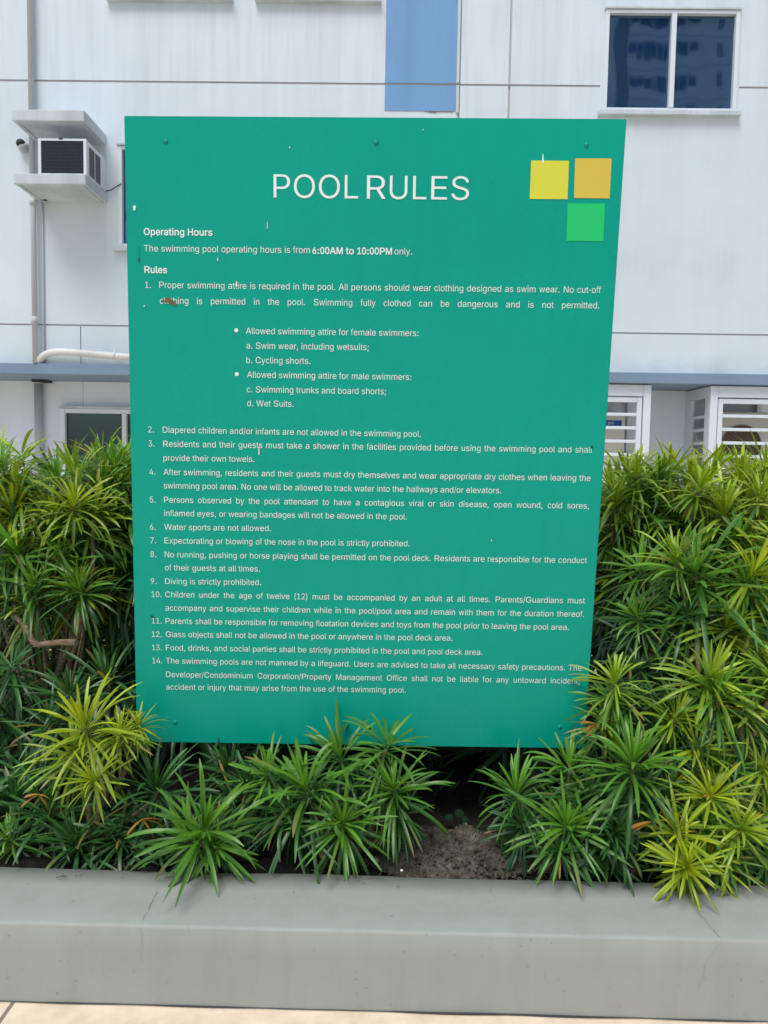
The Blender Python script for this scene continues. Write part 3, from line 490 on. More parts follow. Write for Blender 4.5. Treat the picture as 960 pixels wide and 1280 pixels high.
 'U': (517, [259, -8, 230, -7, 203, -2, 177, 5, 154, 15, 133, 28, 114, 43, 98, 60, 85, 80, 74, 101, 66, 124, 62, 148, 60, 173, 60, 509, 124, 509, 124, 178, 125, 160, 128, 144, 133, 128, 141, 113, 150, 99, 160, 87, 173, 77, 187, 68, 203, 61, 220, 56, 239, 53, 259, 52, 279, 53, 298, 56, 315, 61, 331, 68, 345, 77, 357, 87, 368, 99, 377, 113, 384, 128, 389, 144, 392, 160, 393, 178, 393, 509, 457, 509, 457, 173, 456, 148, 451, 124, 443, 101, 433, 80, 419, 60, 403, 43, 384, 28, 363, 15, 340, 5, 315, -2, 288, -7]),
 'V': (480, [204, 0, 16, 509, 84, 509, 192, 206, 215, 137, 248, 31, 235, 31, 267, 138, 290, 206, 395, 509, 463, 509, 278, 0]),
 'W': (686, [155, 0, 16, 509, 82, 509, 163, 196, 175, 145, 187, 94, 197, 40, 189, 40, 200, 94, 211, 145, 224, 196, 306, 509, 380, 509, 462, 196, 474, 145, 486, 94, 497, 40, 488, 40, 499, 94, 510, 145, 523, 196, 603, 509, 670, 509, 530, 0, 455, 0, 368, 323, 351, 391, 336, 475, 350, 475, 335, 395, 318, 323, 230, 0]),
 'a': (389, [160, -9, 142, -8, 126, -5, 110, -1, 94, 5, 80, 12, 68, 22, 57, 32, 48, 45, 40, 58, 35, 73, 31, 90, 30, 108, 34, 138, 43, 161, 58, 179, 78, 193, 100, 203, 125, 211, 178, 220, 234, 227, 252, 230, 265, 235, 273, 243, 276, 255, 273, 279, 267, 297, 256, 311, 240, 322, 220, 329, 196, 331, 171, 329, 149, 322, 132, 313, 118, 301, 107, 288, 100, 274, 41, 291, 48, 308, 57, 322, 67, 335, 79, 346, 91, 355, 104, 364, 118, 370, 133, 375, 148, 379, 163, 382, 179, 384, 194, 384, 215, 383, 239, 379, 263, 372, 286, 360, 306, 343, 322, 320, 329, 306, 333, 290, 336, 272, 337, 251, 337, 0, 277, 0, 277, 52, 272, 52, 264, 38, 252, 25, 236, 12, 215, 1, 190, -6], [170, 45, 202, 49, 228, 59, 248, 74, 263, 93, 272, 115, 276, 138, 276, 190, 270, 186, 259, 182, 231, 176, 200, 171, 175, 168, 154, 164, 134, 159, 117, 150, 103, 139, 95, 124, 92, 105, 94, 87, 102, 72, 114, 61, 130, 52, 149, 47]),
 'b': (424, [229, -8, 198, -5, 172, 4, 153, 17, 138, 31, 118, 59, 112, 59, 112, 0, 53, 0, 53, 509, 114, 509, 114, 319, 118, 319, 137, 346, 152, 360, 171, 373, 197, 381, 229, 384, 252, 383, 274, 378, 294, 371, 313, 361, 330, 347, 345, 332, 359, 313, 370, 293, 379, 270, 385, 245, 389, 218, 390, 189, 389, 160, 385, 133, 379, 108, 370, 84, 359, 64, 346, 45, 330, 29, 313, 16, 294, 5, 274, -2, 252, -7], [220, 47, 237, 48, 253, 51, 267, 57, 279, 66, 291, 76, 301, 88, 309, 101, 316, 117, 321, 133, 325, 151, 327, 170, 328, 189, 327, 209, 325, 227, 321, 245, 316, 261, 309, 276, 301, 290, 291, 301, 280, 311, 267, 319, 253, 325, 237, 329, 220, 330, 203, 329, 188, 325, 174, 320, 161, 312, 150, 302, 140, 291, 132, 278, 125, 263, 120, 247, 116, 229, 113, 210, 113, 189, 113, 169, 116, 150, 120, 132, 125, 115, 132, 100, 140, 86, 150, 75, 162, 65, 174, 57, 188, 51, 204, 48]),
 'c': (396, [207, -8, 182, -7, 159, -2, 137, 6, 117, 16, 98, 30, 82, 46, 68, 64, 56, 85, 46, 108, 40, 133, 36, 159, 34, 187, 36, 216, 40, 243, 46, 268, 56, 291, 68, 312, 82, 330, 98, 346, 117, 360, 137, 371, 159, 378, 182, 383, 207, 384, 234, 383, 260, 377, 284, 368, 305, 356, 324, 341, 340, 322, 353, 301, 362, 277, 303, 262, 298, 276, 290, 289, 281, 301, 270, 311, 257, 319, 242, 325, 226, 329, 207, 330, 189, 329, 173, 325, 158, 319, 145, 310, 134, 300, 124, 287, 115, 274, 108, 258, 103, 242, 99, 224, 97, 206, 96, 187, 97, 169, 99, 151, 103, 134, 108, 117, 115, 102, 124, 89, 134, 76, 145, 66, 158, 57, 173, 51, 189, 48, 207, 46, 226, 48, 243, 52, 258, 58, 271, 66, 282, 76, 292, 89, 299, 102, 304, 117, 363, 102, 354, 78, 341, 56, 325, 37, 306, 21, 285, 9, 261, -1, 235, -6]),
 'd': (424, [195, -8, 172, -7, 151, -2, 130, 5, 111, 16, 94, 29, 79, 45, 66, 64, 55, 84, 46, 108, 39, 133, 35, 160, 34, 189, 35, 218, 39, 245, 46, 270, 55, 293, 66, 313, 79, 332, 95, 347, 112, 361, 131, 371, 151, 378, 173, 383, 196, 384, 228, 381, 253, 373, 272, 360, 287, 346, 306, 319, 311, 319, 311, 509, 372, 509, 372, 0, 313, 0, 313, 59, 307, 59, 287, 31, 272, 17, 252, 4, 227, -5], [205, 47, 221, 48, 236, 51, 250, 57, 263, 65, 274, 75, 284, 86, 293, 100, 299, 115, 305, 132, 309, 150, 311, 169, 312, 189, 311, 210, 309, 229, 305, 247, 300, 263, 293, 278, 284, 291, 275, 302, 263, 312, 251, 320, 237, 325, 221, 329, 205, 330, 187, 329, 172, 325, 157, 319, 145, 311, 133, 301, 124, 290, 115, 276, 108, 261, 103, 245, 99, 227, 97, 209, 96, 189, 97, 170, 99, 151, 103, 133, 109, 117, 115, 101, 124, 88, 134, 76, 145, 66, 158, 57, 172, 51, 188, 48]),
 'e': (404, [212, -8, 185, -7, 161, -2, 138, 6, 117, 16, 98, 30, 82, 46, 68, 64, 56, 85, 46, 108, 40, 132, 35, 159, 34, 187, 35, 215, 39, 242, 46, 267, 55, 290, 67, 311, 81, 329, 97, 346, 115, 359, 135, 370, 157, 378, 180, 383, 205, 384, 221, 384, 236, 382, 251, 379, 266, 374, 280, 368, 294, 361, 307, 351, 319, 341, 331, 329, 341, 315, 350, 299, 357, 282, 363, 263, 368, 242, 370, 219, 371, 194, 371, 169, 75, 169, 75, 221, 338, 221, 310, 202, 309, 220, 307, 237, 303, 254, 298, 269, 283, 294, 263, 314, 237, 326, 205, 330, 189, 329, 173, 326, 159, 321, 146, 313, 125, 294, 109, 270, 99, 241, 96, 211, 96, 178, 97, 157, 100, 139, 104, 122, 110, 106, 118, 92, 128, 80, 139, 70, 151, 61, 165, 55, 179, 50, 195, 47, 212, 46, 234, 48, 254, 53, 271, 61, 285, 73, 297, 88, 306, 105, 365, 91, 353, 63, 335, 39, 324, 29, 311, 19, 298, 11, 283, 4, 266, -1, 249, -5, 231, -7]),
 'f': (254, [228, 379, 228, 327, 6, 327, 6, 379], [81, 0, 81, 432, 84, 461, 96, 486, 113, 505, 135, 519, 161, 527, 187, 530, 207, 529, 222, 527, 243, 521, 227, 468, 215, 472, 195, 474, 171, 470, 154, 460, 145, 443, 142, 419, 142, 0]),
 'g': (425, [207, -151, 187, -150, 168, -148, 150, -144, 134, -140, 105, -127, 82, -110, 64, -91, 51, -69, 101, -41, 122, -66, 136, -78, 154, -88, 178, -95, 207, -97, 229, -96, 249, -92, 267, -85, 282, -75, 295, -62, 304, -47, 310, -28, 311, -6, 311, 68, 306, 68, 287, 41, 272, 28, 252, 16, 227, 8, 195, 5, 173, 6, 152, 10, 132, 17, 113, 27, 95, 39, 80, 53, 67, 71, 55, 90, 46, 112, 39, 136, 35, 163, 34, 191, 35, 220, 39, 246, 46, 271, 55, 293, 66, 314, 80, 332, 95, 347, 112, 361, 131, 371, 152, 378, 173, 383, 196, 384, 228, 382, 253, 373, 273, 360, 288, 346, 308, 319, 313, 319, 313, 379, 372, 379, 372, -9, 371, -32, 367, -54, 360, -73, 350, -90, 338, -104, 324, -117, 308, -127, 291, -136, 271, -142, 251, -147, 229, -150], [205, 59, 222, 60, 237, 63, 251, 68, 264, 75, 285, 95, 300, 121, 305, 137, 309, 154, 312, 172, 312, 193, 312, 212, 309, 231, 305, 248, 300, 264, 293, 278, 285, 291, 275, 303, 264, 312, 251, 320, 237, 325, 222, 329, 205, 330, 188, 329, 172, 325, 158, 320, 145, 312, 134, 302, 124, 290, 115, 277, 109, 262, 103, 246, 99, 229, 97, 212, 96, 193, 97, 173, 99, 155, 103, 138, 109, 123, 124, 96, 145, 76, 158, 68, 172, 63, 188, 60]),
 'h': (410, [114, 227, 114, 0, 53, 0, 53, 509, 114, 509, 114, 287, 102, 287, 112, 312, 124, 332, 137, 349, 152, 362, 169, 372, 187, 379, 207, 383, 227, 384, 246, 383, 264, 380, 280, 376, 295, 369, 309, 360, 321, 349, 332, 336, 341, 321, 348, 304, 353, 285, 356, 264, 357, 240, 357, 0, 296, 0, 296, 235, 295, 256, 290, 275, 283, 291, 273, 304, 260, 315, 246, 323, 229, 328, 210, 329, 184, 326, 161, 317, 141, 303, 126, 283, 117, 257]),
 'i': (167, [53, 0, 53, 379, 114, 379, 114, 0], [84, 443, 67, 446, 54, 455, 44, 468, 41, 483, 44, 499, 54, 512, 67, 521, 84, 524, 100, 521, 114, 512, 123, 499, 126, 483, 123, 468, 114, 455, 100, 446]),
 'j': (167, [53, 379, 114, 379, 114, -30, 113, -47, 111, -63, 107, -77, 102, -90, 86, -113, 65, -129, 52, -135, 37, -139, 21, -142, 4, -143, -10, -143, -10, -87, 2, -87, 25, -83, 40, -72, 50, -54, 53, -29], [83, 443, 67, 446, 53, 455, 44, 468, 41, 483, 44, 499, 53, 512, 67, 521, 83, 524, 100, 521, 114, 512, 123, 499, 126, 483, 123, 468, 114, 455, 100, 446]),
 'k': (381, [110, 137, 110, 212, 121, 212, 284, 379, 360, 379, 184, 199, 177, 199], [53, 0, 53, 509, 114, 509, 114, 0], [294, 0, 148, 186, 191, 229, 372, 0]),
 'l': (189, [139, -2, 119, -1, 101, 3, 86, 10, 74, 20, 65, 33, 58, 47, 54, 65, 53, 84, 53, 509, 114, 509, 114, 99, 115, 77, 120, 62, 130, 54, 146, 52, 160, 53, 170, 54, 181, 3, 162, -1]),
 'm': (610, [53, 0, 53, 379, 112, 379, 112, 295, 108, 295, 118, 323, 132, 346, 151, 363, 172, 376, 195, 384, 219, 386, 239, 385, 257, 380, 273, 372, 287, 361, 299, 347, 309, 331, 316, 314, 321, 295, 312, 295, 322, 321, 337, 343, 357, 361, 381, 375, 407, 383, 437, 386, 453, 385, 468, 383, 483, 378, 497, 372, 510, 364, 522, 354, 532, 342, 541, 328, 548, 313, 553, 296, 556, 276, 557, 255, 557, 0, 496, 0, 496, 254, 494, 273, 490, 289, 483, 302, 473, 313, 447, 326, 419, 330, 395, 328, 374, 320, 358, 307, 345, 290, 338, 270, 335, 247, 335, 0, 274, 0, 274, 260, 269, 288, 253, 311, 229, 326, 199, 330, 178, 328, 158, 320, 140, 307, 126, 289, 117, 266, 114, 238, 114, 0]),
 'n': (410, [114, 227, 114, 0, 53, 0, 53, 379, 112, 379, 112, 287, 102, 287, 112, 312, 124, 332, 137, 349, 152, 362, 169, 372, 187, 379, 207, 383, 227, 384, 246, 383, 264, 380, 280, 376, 295, 369, 309, 360, 321, 349, 332, 336, 341, 321, 348, 304, 353, 285, 356, 264, 357, 240, 357, 0, 296, 0, 296, 235, 295, 256, 290, 275, 283, 291, 273, 304, 260, 315, 246, 323, 229, 328, 210, 329, 184, 326, 161, 317, 141, 303, 126, 283, 117, 257]),
 'o': (415, [207, -8, 182, -7, 159, -2, 137, 6, 117, 16, 98, 30, 82, 46, 68, 64, 56, 85, 46, 108, 40, 133, 36, 159, 34, 187, 36, 216, 40, 243, 46, 268, 56, 291, 68, 312, 82, 330, 98, 346, 117, 360, 137, 371, 159, 378, 182, 383, 207, 384, 233, 383, 256, 378, 278, 371, 299, 360, 317, 346, 333, 330, 347, 312, 359, 291, 369, 268, 376, 243, 380, 216, 381, 187, 380, 159, 376, 133, 369, 108, 359, 85, 347, 64, 333, 46, 317, 30, 299, 16, 278, 6, 256, -2, 233, -7], [207, 46, 226, 48, 242, 51, 257, 57, 270, 66, 282, 76, 292, 89, 300, 102, 307, 117, 312, 134, 316, 151, 318, 169, 319, 187, 318, 206, 316, 224, 312, 242, 307, 258, 300, 274, 292, 287, 282, 300, 270, 310, 257, 319, 242, 325, 226, 329, 207, 330, 189, 329, 173, 325, 158, 319, 145, 310, 134, 300, 124, 287, 115, 274, 108, 258, 103, 242, 99, 224, 97, 206, 96, 187, 97, 169, 99, 151, 103, 134, 108, 117, 115, 102, 124, 89, 134, 76, 145, 66, 158, 57, 173, 51, 189, 48]),
 'p': (424, [53, -143, 53, 379, 112, 379, 112, 319, 118, 319, 137, 346, 152, 360, 171, 373, 197, 381, 229, 384, 252, 383, 274, 378, 294, 371, 313, 361, 330, 347, 345, 332, 359, 313, 370, 293, 379, 270, 385, 245, 389, 218, 390, 189, 389, 160, 385, 133, 379, 108, 370, 84, 359, 64, 346, 45, 330, 29, 313, 16, 294, 5, 274, -2, 252, -7, 229, -8, 198, -5, 173, 4, 153, 17, 138, 31, 118, 59, 114, 59, 114, -143], [220, 47, 237, 48, 253, 51, 267, 57, 279, 66, 291, 76, 301, 88, 309, 101, 316, 117, 321, 133, 325, 151, 327, 170, 328, 189, 327, 209, 325, 227, 321, 245, 316, 261, 309, 276, 301, 290, 291, 301, 280, 311, 267, 319, 253, 325, 237, 329, 220, 330, 203, 329, 188, 325, 174, 320, 161, 312, 150, 302, 140, 291, 132, 278, 125, 263, 120, 247, 116, 229, 113, 210, 113, 189, 113, 169, 116, 150, 120, 132, 125, 115, 132, 100, 140, 86, 150, 75, 162, 65, 174, 57, 188, 51, 204, 48]),
 'q': (424, [372, -143, 311, -143, 311, 59, 306, 59, 287, 31, 272, 17, 252, 4, 227, -5, 195, -8, 172, -7, 151, -2, 130, 5, 111, 16, 94, 29, 79, 45, 66, 64, 55, 84, 46, 108, 39, 133, 35, 160, 34, 189, 35, 218, 39, 245, 46, 270, 55, 293, 66, 313, 79, 332, 95, 347, 112, 361, 131, 371, 151, 378, 173, 383, 196, 384, 228, 381, 253, 373, 272, 360, 287, 346, 307, 319, 313, 319, 313, 379, 372, 379], [205, 47, 221, 48, 236, 51, 250, 57, 263, 65, 274, 75, 284, 86, 293, 100, 299, 115, 305, 132, 309, 150, 311, 169, 312, 189, 311, 210, 309, 229, 305, 247, 300, 263, 293, 278, 284, 291, 275, 302, 263, 312, 251, 320, 237, 325, 221, 329, 205, 330, 187, 329, 172, 325, 157, 319, 145, 311, 133, 301, 124, 290, 115, 276, 108, 261, 103, 245, 99, 227, 97, 209, 96, 189, 97, 170, 99, 151, 103, 133, 109, 117, 115, 101, 124, 88, 134, 76, 145, 66, 158, 57, 172, 51, 188, 48]),
 'r': (259, [53, 0, 53, 379, 112, 379, 112, 321, 115, 321, 130, 347, 152, 367, 166, 375, 181, 380, 196, 384, 213, 385, 229, 384, 243, 384, 243, 322, 230, 324, 207, 326, 182, 323, 159, 315, 140, 301, 126, 284, 117, 262, 114, 237, 114, 0]),
 's': (365, [182, -8, 163, -7, 145, -5, 128, -2, 112, 3, 98, 10, 84, 18, 72, 27, 62, 38, 53, 50, 45, 63, 40, 78, 36, 94, 94, 107, 105, 79, 124, 60, 150, 49, 181, 45, 200, 46, 217, 50, 232, 55, 244, 62, 262, 81, 268, 103, 265, 121, 254, 136, 237, 147, 212, 155, 149, 170, 125, 177, 104, 186, 87, 196, 72, 208, 61, 222, 53, 237, 48, 255, 47, 274, 48, 290, 51, 305, 57, 319, 65, 332, 75, 343, 87, 354, 100, 363, 115, 370, 131, 377, 149, 381, 167, 384, 187, 384, 206, 384, 223, 381, 239, 378, 254, 372, 279, 358, 299, 339, 314, 316, 324, 290, 268, 277, 258, 298, 243, 316, 219, 328, 187, 333, 156, 329, 131, 317, 114, 299, 109, 277, 112, 258, 124, 243, 144, 232, 172, 223, 229, 209, 254, 202, 275, 194, 292, 183, 306, 171, 317, 158, 325, 142, 330, 125, 331, 107, 330, 90, 326, 75, 321, 61, 312, 47, 302, 35, 290, 24, 276, 15, 260, 6, 242, 0, 223, -5, 203, -7]),
 't': (227, [204, 379, 204, 327, 6, 327, 6, 379], [65, 471, 126, 471, 126, 98, 128, 76, 136, 61, 150, 53, 170, 50, 185, 51, 202, 54, 213, 2, 192, -3, 168, -4, 145, -3, 125, 2, 107, 10, 92, 21, 80, 35, 72, 52, 67, 71, 65, 93]),
 'u': (410, [182, -5, 164, -4, 146, -1, 130, 4, 115, 11, 101, 20, 89, 31, 78, 44, 69, 59, 62, 76, 57, 95, 54, 116, 53, 139, 53, 379, 114, 379, 114, 144, 115, 123, 119, 105, 127, 89, 137, 75, 150, 64, 164, 56, 181, 52, 200, 50, 226, 53, 249, 62, 268, 77, 283, 97, 293, 122, 296, 153, 296, 379, 357, 379, 357, 0, 298, 0, 298, 92, 307, 92, 297, 67, 286, 47, 272, 30, 257, 17, 240, 7, 222, 0, 203, -4]),
 'v': (389, [163, 0, 17, 379, 84, 379, 165, 155, 171, 138, 177, 121, 182, 104, 187, 87, 206, 21, 184, 21, 203, 87, 207, 104, 213, 121, 218, 138, 224, 155, 305, 379, 371, 379, 226, 0]),
 'w': (567, [138, 0, 23, 379, 87, 379, 133, 214, 154, 137, 175, 41, 165, 41, 186, 135, 206, 214, 252, 379, 316, 379, 362, 214, 382, 136, 402, 41, 391, 41, 413, 135, 434, 214, 480, 379, 545, 379, 429, 0, 368, 0, 319, 172, 305, 225, 291, 280, 277, 338, 291, 338, 277, 280, 263, 225, 248, 172, 199, 0]),
 'x': (379, [21, 0, 171, 218, 171, 171, 29, 379, 100, 379, 147, 306, 179, 253, 207, 206, 175, 206, 202, 253, 209, 266, 216, 279, 224, 292, 233, 306, 282, 379, 352, 379, 209, 169, 209, 214, 358, 0, 287, 0, 231, 85, 200, 136, 173, 182, 205, 182, 178, 136, 165, 112, 148, 85, 91, 0]),
 'y': (389, [47, -139, 61, -86, 71, -87, 88, -90, 104, -89, 118, -84, 130, -74, 141, -58, 151, -36, 163, -1, 17, 379, 84, 379, 165, 155, 171, 138, 177, 121, 182, 104, 187, 87, 206, 21, 184, 21, 202, 87, 224, 155, 305, 379, 371, 379, 204, -58, 191, -85, 177, -107, 159, -124, 139, -136, 117, -143, 91, -145, 65, -143]),
 'z': (380, [42, 0, 42, 46, 254, 320, 254, 323, 48, 323, 48, 379, 333, 379, 333, 331, 126, 60, 126, 56, 339, 56, 339, 0]),
}
# advance widths of a plain grotesque, thousandths of the em: regular, bold
WIDTHS = {}
for ws, chars in ((278, ' .,:;/It'), (556, 'abdeghnopqu0123456789L'), (500, 'ckvsxyzJ'), (222, 'ijl'), (278, 'f'), (333, 'r()-'), (833, 'mM'), (722, 'wCDHNRUw'), (667, 'ABEKPSVXY'), (611, 'FTZ'), (778, 'GOQ'), (944, 'W')):
    for ch in chars: WIDTHS[ch] = ws
WIDTHS_BOLD = dict(WIDTHS)
for ws, chars in ((333, 'f:;()-'), (611, 'bdghnopqu'), (556, 'acesk'), (278, 'ijl'), (889, 'm'), (389, 'r'), (333, 't'), (722, 'ABCDHNRU'), (833, 'M'), (778, 'GOw'), (667, 'EPSVY')):
    for ch in chars: WIDTHS_BOLD[ch] = ws
letter_cache = {}
OUTWARD = -1.0                                  # outer outlines run clockwise
def glyph(ch, bold):
    """flat mesh data of one letter: advance, points, faces (em of 1000, cap height 716)"""
    if (ch, bold) in letter_cache: return letter_cache[(ch, bold)]
    if ch == ' ': r_ = (WIDTHS_BOLD[ch] if bold else WIDTHS[ch], [], [])
    else:
        rec = LETTERS[ch]; a0 = rec[0]; adv = (WIDTHS_BOLD if bold else WIDTHS)[ch]; sx = adv/(a0/0.7109); k = 1/0.7109
        co, ed = [], []
        for con in rec[1:]:
            pts = [Vector((con[2*q]*k*sx/1000, con[2*q+1]*k/1000)) for q in range(len(con)//2)]
            fat = 0.020 if bold else -0.004
            out = []
            for q in range(len(pts)):
                a_, b_, c_ = pts[q-1], pts[q], pts[(q+1) % len(pts)]
                d1, d2 = (b_-a_).normalized(), (c_-b_).normalized()
                nrm = Vector((d1.y+d2.y, -d1.x-d2.x)); nrm = nrm/max(0.7, nrm.length_squared/2) if nrm.length > 0.01 else nrm
                out.append(b_+nrm*fat*OUTWARD)
            n0 = len(co); co += out; ed += [(n0+q, n0+(q+1) % len(out)) for q in range(len(out))]
        vo, eo, fo = geometry.delaunay_2d_cdt(co, ed, [], 0, 1e-6, False)[:3]
        def inside(f):
            cx = sum(vo[i].x for i in f)/len(f); cy = sum(vo[i].y for i in f)/len(f); wind = 0
            for (i0, i1) in ed:
                p_, q_ = co[i0], co[i1]
                if (p_.y > cy) != (q_.y > cy) and cx < p_.x+(cy-p_.y)/(q_.y-p_.y)*(q_.x-p_.x): wind += 1 if q_.y > p_.y else -1
            return wind != 0
        fo = [f for f in fo if inside(f)]
        r_ = (adv, [v.to_3d() for v in vo], [tuple(f) for f in fo])
    letter_cache[(ch, bold)] = r_
    return r_
def text_mesh(body, size, bold=False, word=1.0):
    vs, fs, x = [], [], 0.0
    for ch in body:
        adv, pts, faces = glyph(ch, bold); n0 = len(vs)
        vs += [(p.x*size+x, p.y*size, 0) for p in pts]; fs += [tuple(i+n0 for i in f) for f in faces]
        x += adv/1000*size*(word if ch == ' ' else 1.0)
    me = bpy.data.meshes.new('lettering'); me.from_pydata(vs, [], fs); return me
u0_ = bp(782, 520, 9.35)[0]
condenser(u0_-0.75, u0_, 0.35, bp(775, 516, 9.35)[1], 9.35, 'cream unit with a blue badge behind the bars by the sign', badge=(u0_-0.30, bp(777, 529, 9.35)[0], bp(775, 532.5, 9.35)[1], bp(775, 525.5, 9.35)[1]))
f0 = bp(893, 520, 9.30)[0]; fc = pt(926, 556, 9.30)
condenser(f0, f0+0.72, 0.95, bp(925, 515, 9.30)[1], 9.30, 'cream unit with a big brown round fan inside the far right cage', fan=(fc.x, fc.z, 0.235))

# ------------------------------------------------------------------ apartment tower across the pool, seen only in the window glass
TY = -57.0
tw = empty('apartment_tower', (34, TY, 0), 'pale apartment tower reflected in the blue window glass', 'building')
M['tower'] = mat('tower_paint', (0.78, 0.80, 0.82), 0.7); M['twin'] = mat('tower_glass', (0.02, 0.03, 0.04), 0.15); M['twstripe'] = mat('tower_stripe', (0.16, 0.20, 0.10), 0.7)
box('wall', M['tower'], tw, 19.0, 48, TY-16, TY, 0, 60)
box('stripe', M['twstripe'], tw, 20.0, 21.1, TY-0.02, TY+0.1, 0, 59.9)
for fl in range(8, 17):
    z = fl*2.9+0.6
    for x in (22.5, 33.5):
        for (wa, wb) in ((x, x+3.9), (x+6.4, x+7.1)):
            wnd = box('window', M['twin'], tw, wa, wb, TY-0.05, TY+0.04, z+0.9, z+2.2)
            nm = 4 if wb-wa > 2 else 2
            for k in range(1, nm): box('mullion', M['tower'], wnd, wa+(wb-wa)*k/nm-.05, wa+(wb-wa)*k/nm+.05, TY+0.041, TY+0.08, z+.9, z+2.2)
        for s_ in (-1.15, 4.15):
            box('unit_shelf', M['tower'], tw, x+s_, x+s_+0.95, TY+0.01, TY+0.6, z+0.95, z+1.05); box('unit_shelf', M['tower'], tw, x+s_, x+s_+0.95, TY+0.01, TY+0.6, z+2.1, z+2.2)
            box('unit', M['twin'], tw, x+s_+.05, x+s_+0.9, TY+0.02, TY+0.5, z+1.06, z+1.9)
    box('floor_line', M['twin'], tw, 21.2, 48, TY+0.005, TY+0.02, z-0.03, z+0.03)

# ------------------------------------------------------------------ planter
YP0, YP1, ZP = 1.922, 2.186, 0.22
def noisy_box(name, mat_, parent, x0, x1, y0, y1, z0, z1, step, amp, seed):
    b = bmesh.new(); nx = int((x1-x0)/step)
    prof = [(y0, z0), (y0, z0+(z1-z0)*.33), (y0, z0+(z1-z0)*.66), (y0, z1-0.008), (y0+0.003, z1-0.002), (y0+0.010, z1), (y0+(y1-y0)*.33, z1), (y0+(y1-y0)*.66, z1), (y1, z1), (y1, z0)]
    rows = []
    for i in range(nx+1):
        x = x0+(x1-x0)*i/nx; row = []
        for (y, z) in prof:
            n_ = noise.noise_vector(Vector((x*2.1+seed, y*5, z*5)))*amp+noise.noise_vector(Vector((x*13+seed, y*9, z*9)))*amp*0.35
            row.append(b.verts.new((x, y+n_.y, z+(n_.z if z > 0.01 else 0))))
        rows.append(row)
    for r1, r2 in zip(rows, rows[1:]):
        for k in range(len(prof)-1):
            f = b.faces.new((r1[k], r2[k], r2[k+1], r1[k+1])); f.smooth = True
    bmesh.ops.recalc_face_normals(b, faces=b.faces)
    me = bpy.data.meshes.new(name); b.to_mesh(me); b.free(); return link(name, me, mat_, parent)
pl = empty('planter_wall', (0, YP0, 0), 'low grey painted concrete planter kerb with a broad flat top under the hedge', 'planter')
noisy_box('kerb', M['concrete'], pl, -6, 6, YP0, YP1, 0, ZP, 0.03, 0.0035, 3)
box('back_kerb', M['concrete'], pl, -6, 6, 4.3, 4.5, 0, ZP, bev=0.01)
box('end_kerb', M['concrete'], pl, -6.2, -6.002, YP0, 4.5, 0, ZP, bev=0.01); box('end_kerb', M['concrete'], pl, 6.002, 6.2, YP0, 4.5, 0, ZP, bev=0.01)
# dirty joint along the deck
j = MB(); x = -6.0
while x < 6:
    wv = 0.003+0.008*abs(noise.noise(Vector((x*3, 1, 0)))); x2_ = x+0.04
    j.quad((x, YP0-wv, 0.004), (x2_, YP0-0.003-0.008*abs(noise.noise(Vector((x2_*3, 1, 0)))), 0.004), (x2_, YP0+0.006, 0.004), (x, YP0+0.006, 0.004)); x = x2_
j.build('dirt_joint', M['moss'], pl)
M['crack'] = mat('crack_line', (0.285, 0.30, 0.278), 0.9)
def crack(pts, wd=0.0008):
    c = MB()
    top = []
    for (px, py, on) in pts:
        top.append((at_z(px, py, ZP)+Vector((0, 0, .0045))) if on == 't' else at(px, py, YP0-0.0045))
    fine = []
    for a, b in zip(top, top[1:]):
        for k in range(6): fine.append(a.lerp(b, k/6)+Vector(((random.random()-.5)*.008, 0, (random.random()-.5)*.004 if a.y < YP0 else 0)))
    fine.append(top[-1])
    for a, b in zip(fine, fine[1:]):
        d = Vector((wd*(0.5+random.random()), 0, 0)); c.quad(a-d, a+d, b+d, b-d)
    c.build('crack', M['crack'], pl)
crack([(196, 1112, 't'), (188, 1132, 't'), (178, 1152, 't')]); crack([(177, 1160, 'f'), (176, 1180, 'f'), (174, 1200, 'f')], 0.0005)
crack([(876, 1145, 't'), (888, 1158, 't'), (899, 1172, 't')]); crack([(899, 1178, 'f'), (885, 1200, 'f'), (872, 1240, 'f')], 0.0005)
tw_ = MB(); a = at_z(70, 1097, ZP+.006); tw_.tube([a, a+Vector((0.018, .002, .003)), a+Vector((0.030, .006, .002))], 0.0010, 5); tw_.tube([a+Vector((.015, .003, .004)), a+Vector((.019, .012, .003))], 0.0008, 5); tag(tw_.build('twig', M['dark']), 'tiny dark twig lying on the kerb at far left', 'twig')

# soil bed with a mound by the kerb
def soil_z(x, y): return 0.175+0.025*noise.noise(Vector((x*3, y*3, 0)))+0.012*noise.noise(Vector((x*11, y*11, 4)))
b = bmesh.new(); NX, NY = 240, 60; grid = []
for i in range(NX+1):
    for jj in range(NY+1):
        x = -6+12*i/NX; y = YP1-0.005+(4.31-YP1)*(jj/NY)**1.4; grid.append(b.verts.new((x, y, soil_z(x, y))))
for i in range(NX):
    for jj in range(NY):
        f = b.faces.new((grid[i*(NY+1)+jj], grid[(i+1)*(NY+1)+jj], grid[(i+1)*(NY+1)+jj+1], grid[i*(NY+1)+jj+1])); f.smooth = True
me = bpy.data.meshes.new('soil_bed'); b.to_mesh(me); b.free(); so = link('soil_bed', me, M['soil']); so['kind'] = 'structure'
mc = at_z(565, 1078, 0.2); b = bmesh.new(); NR, NA = 44, 130; prev = None
rows = []
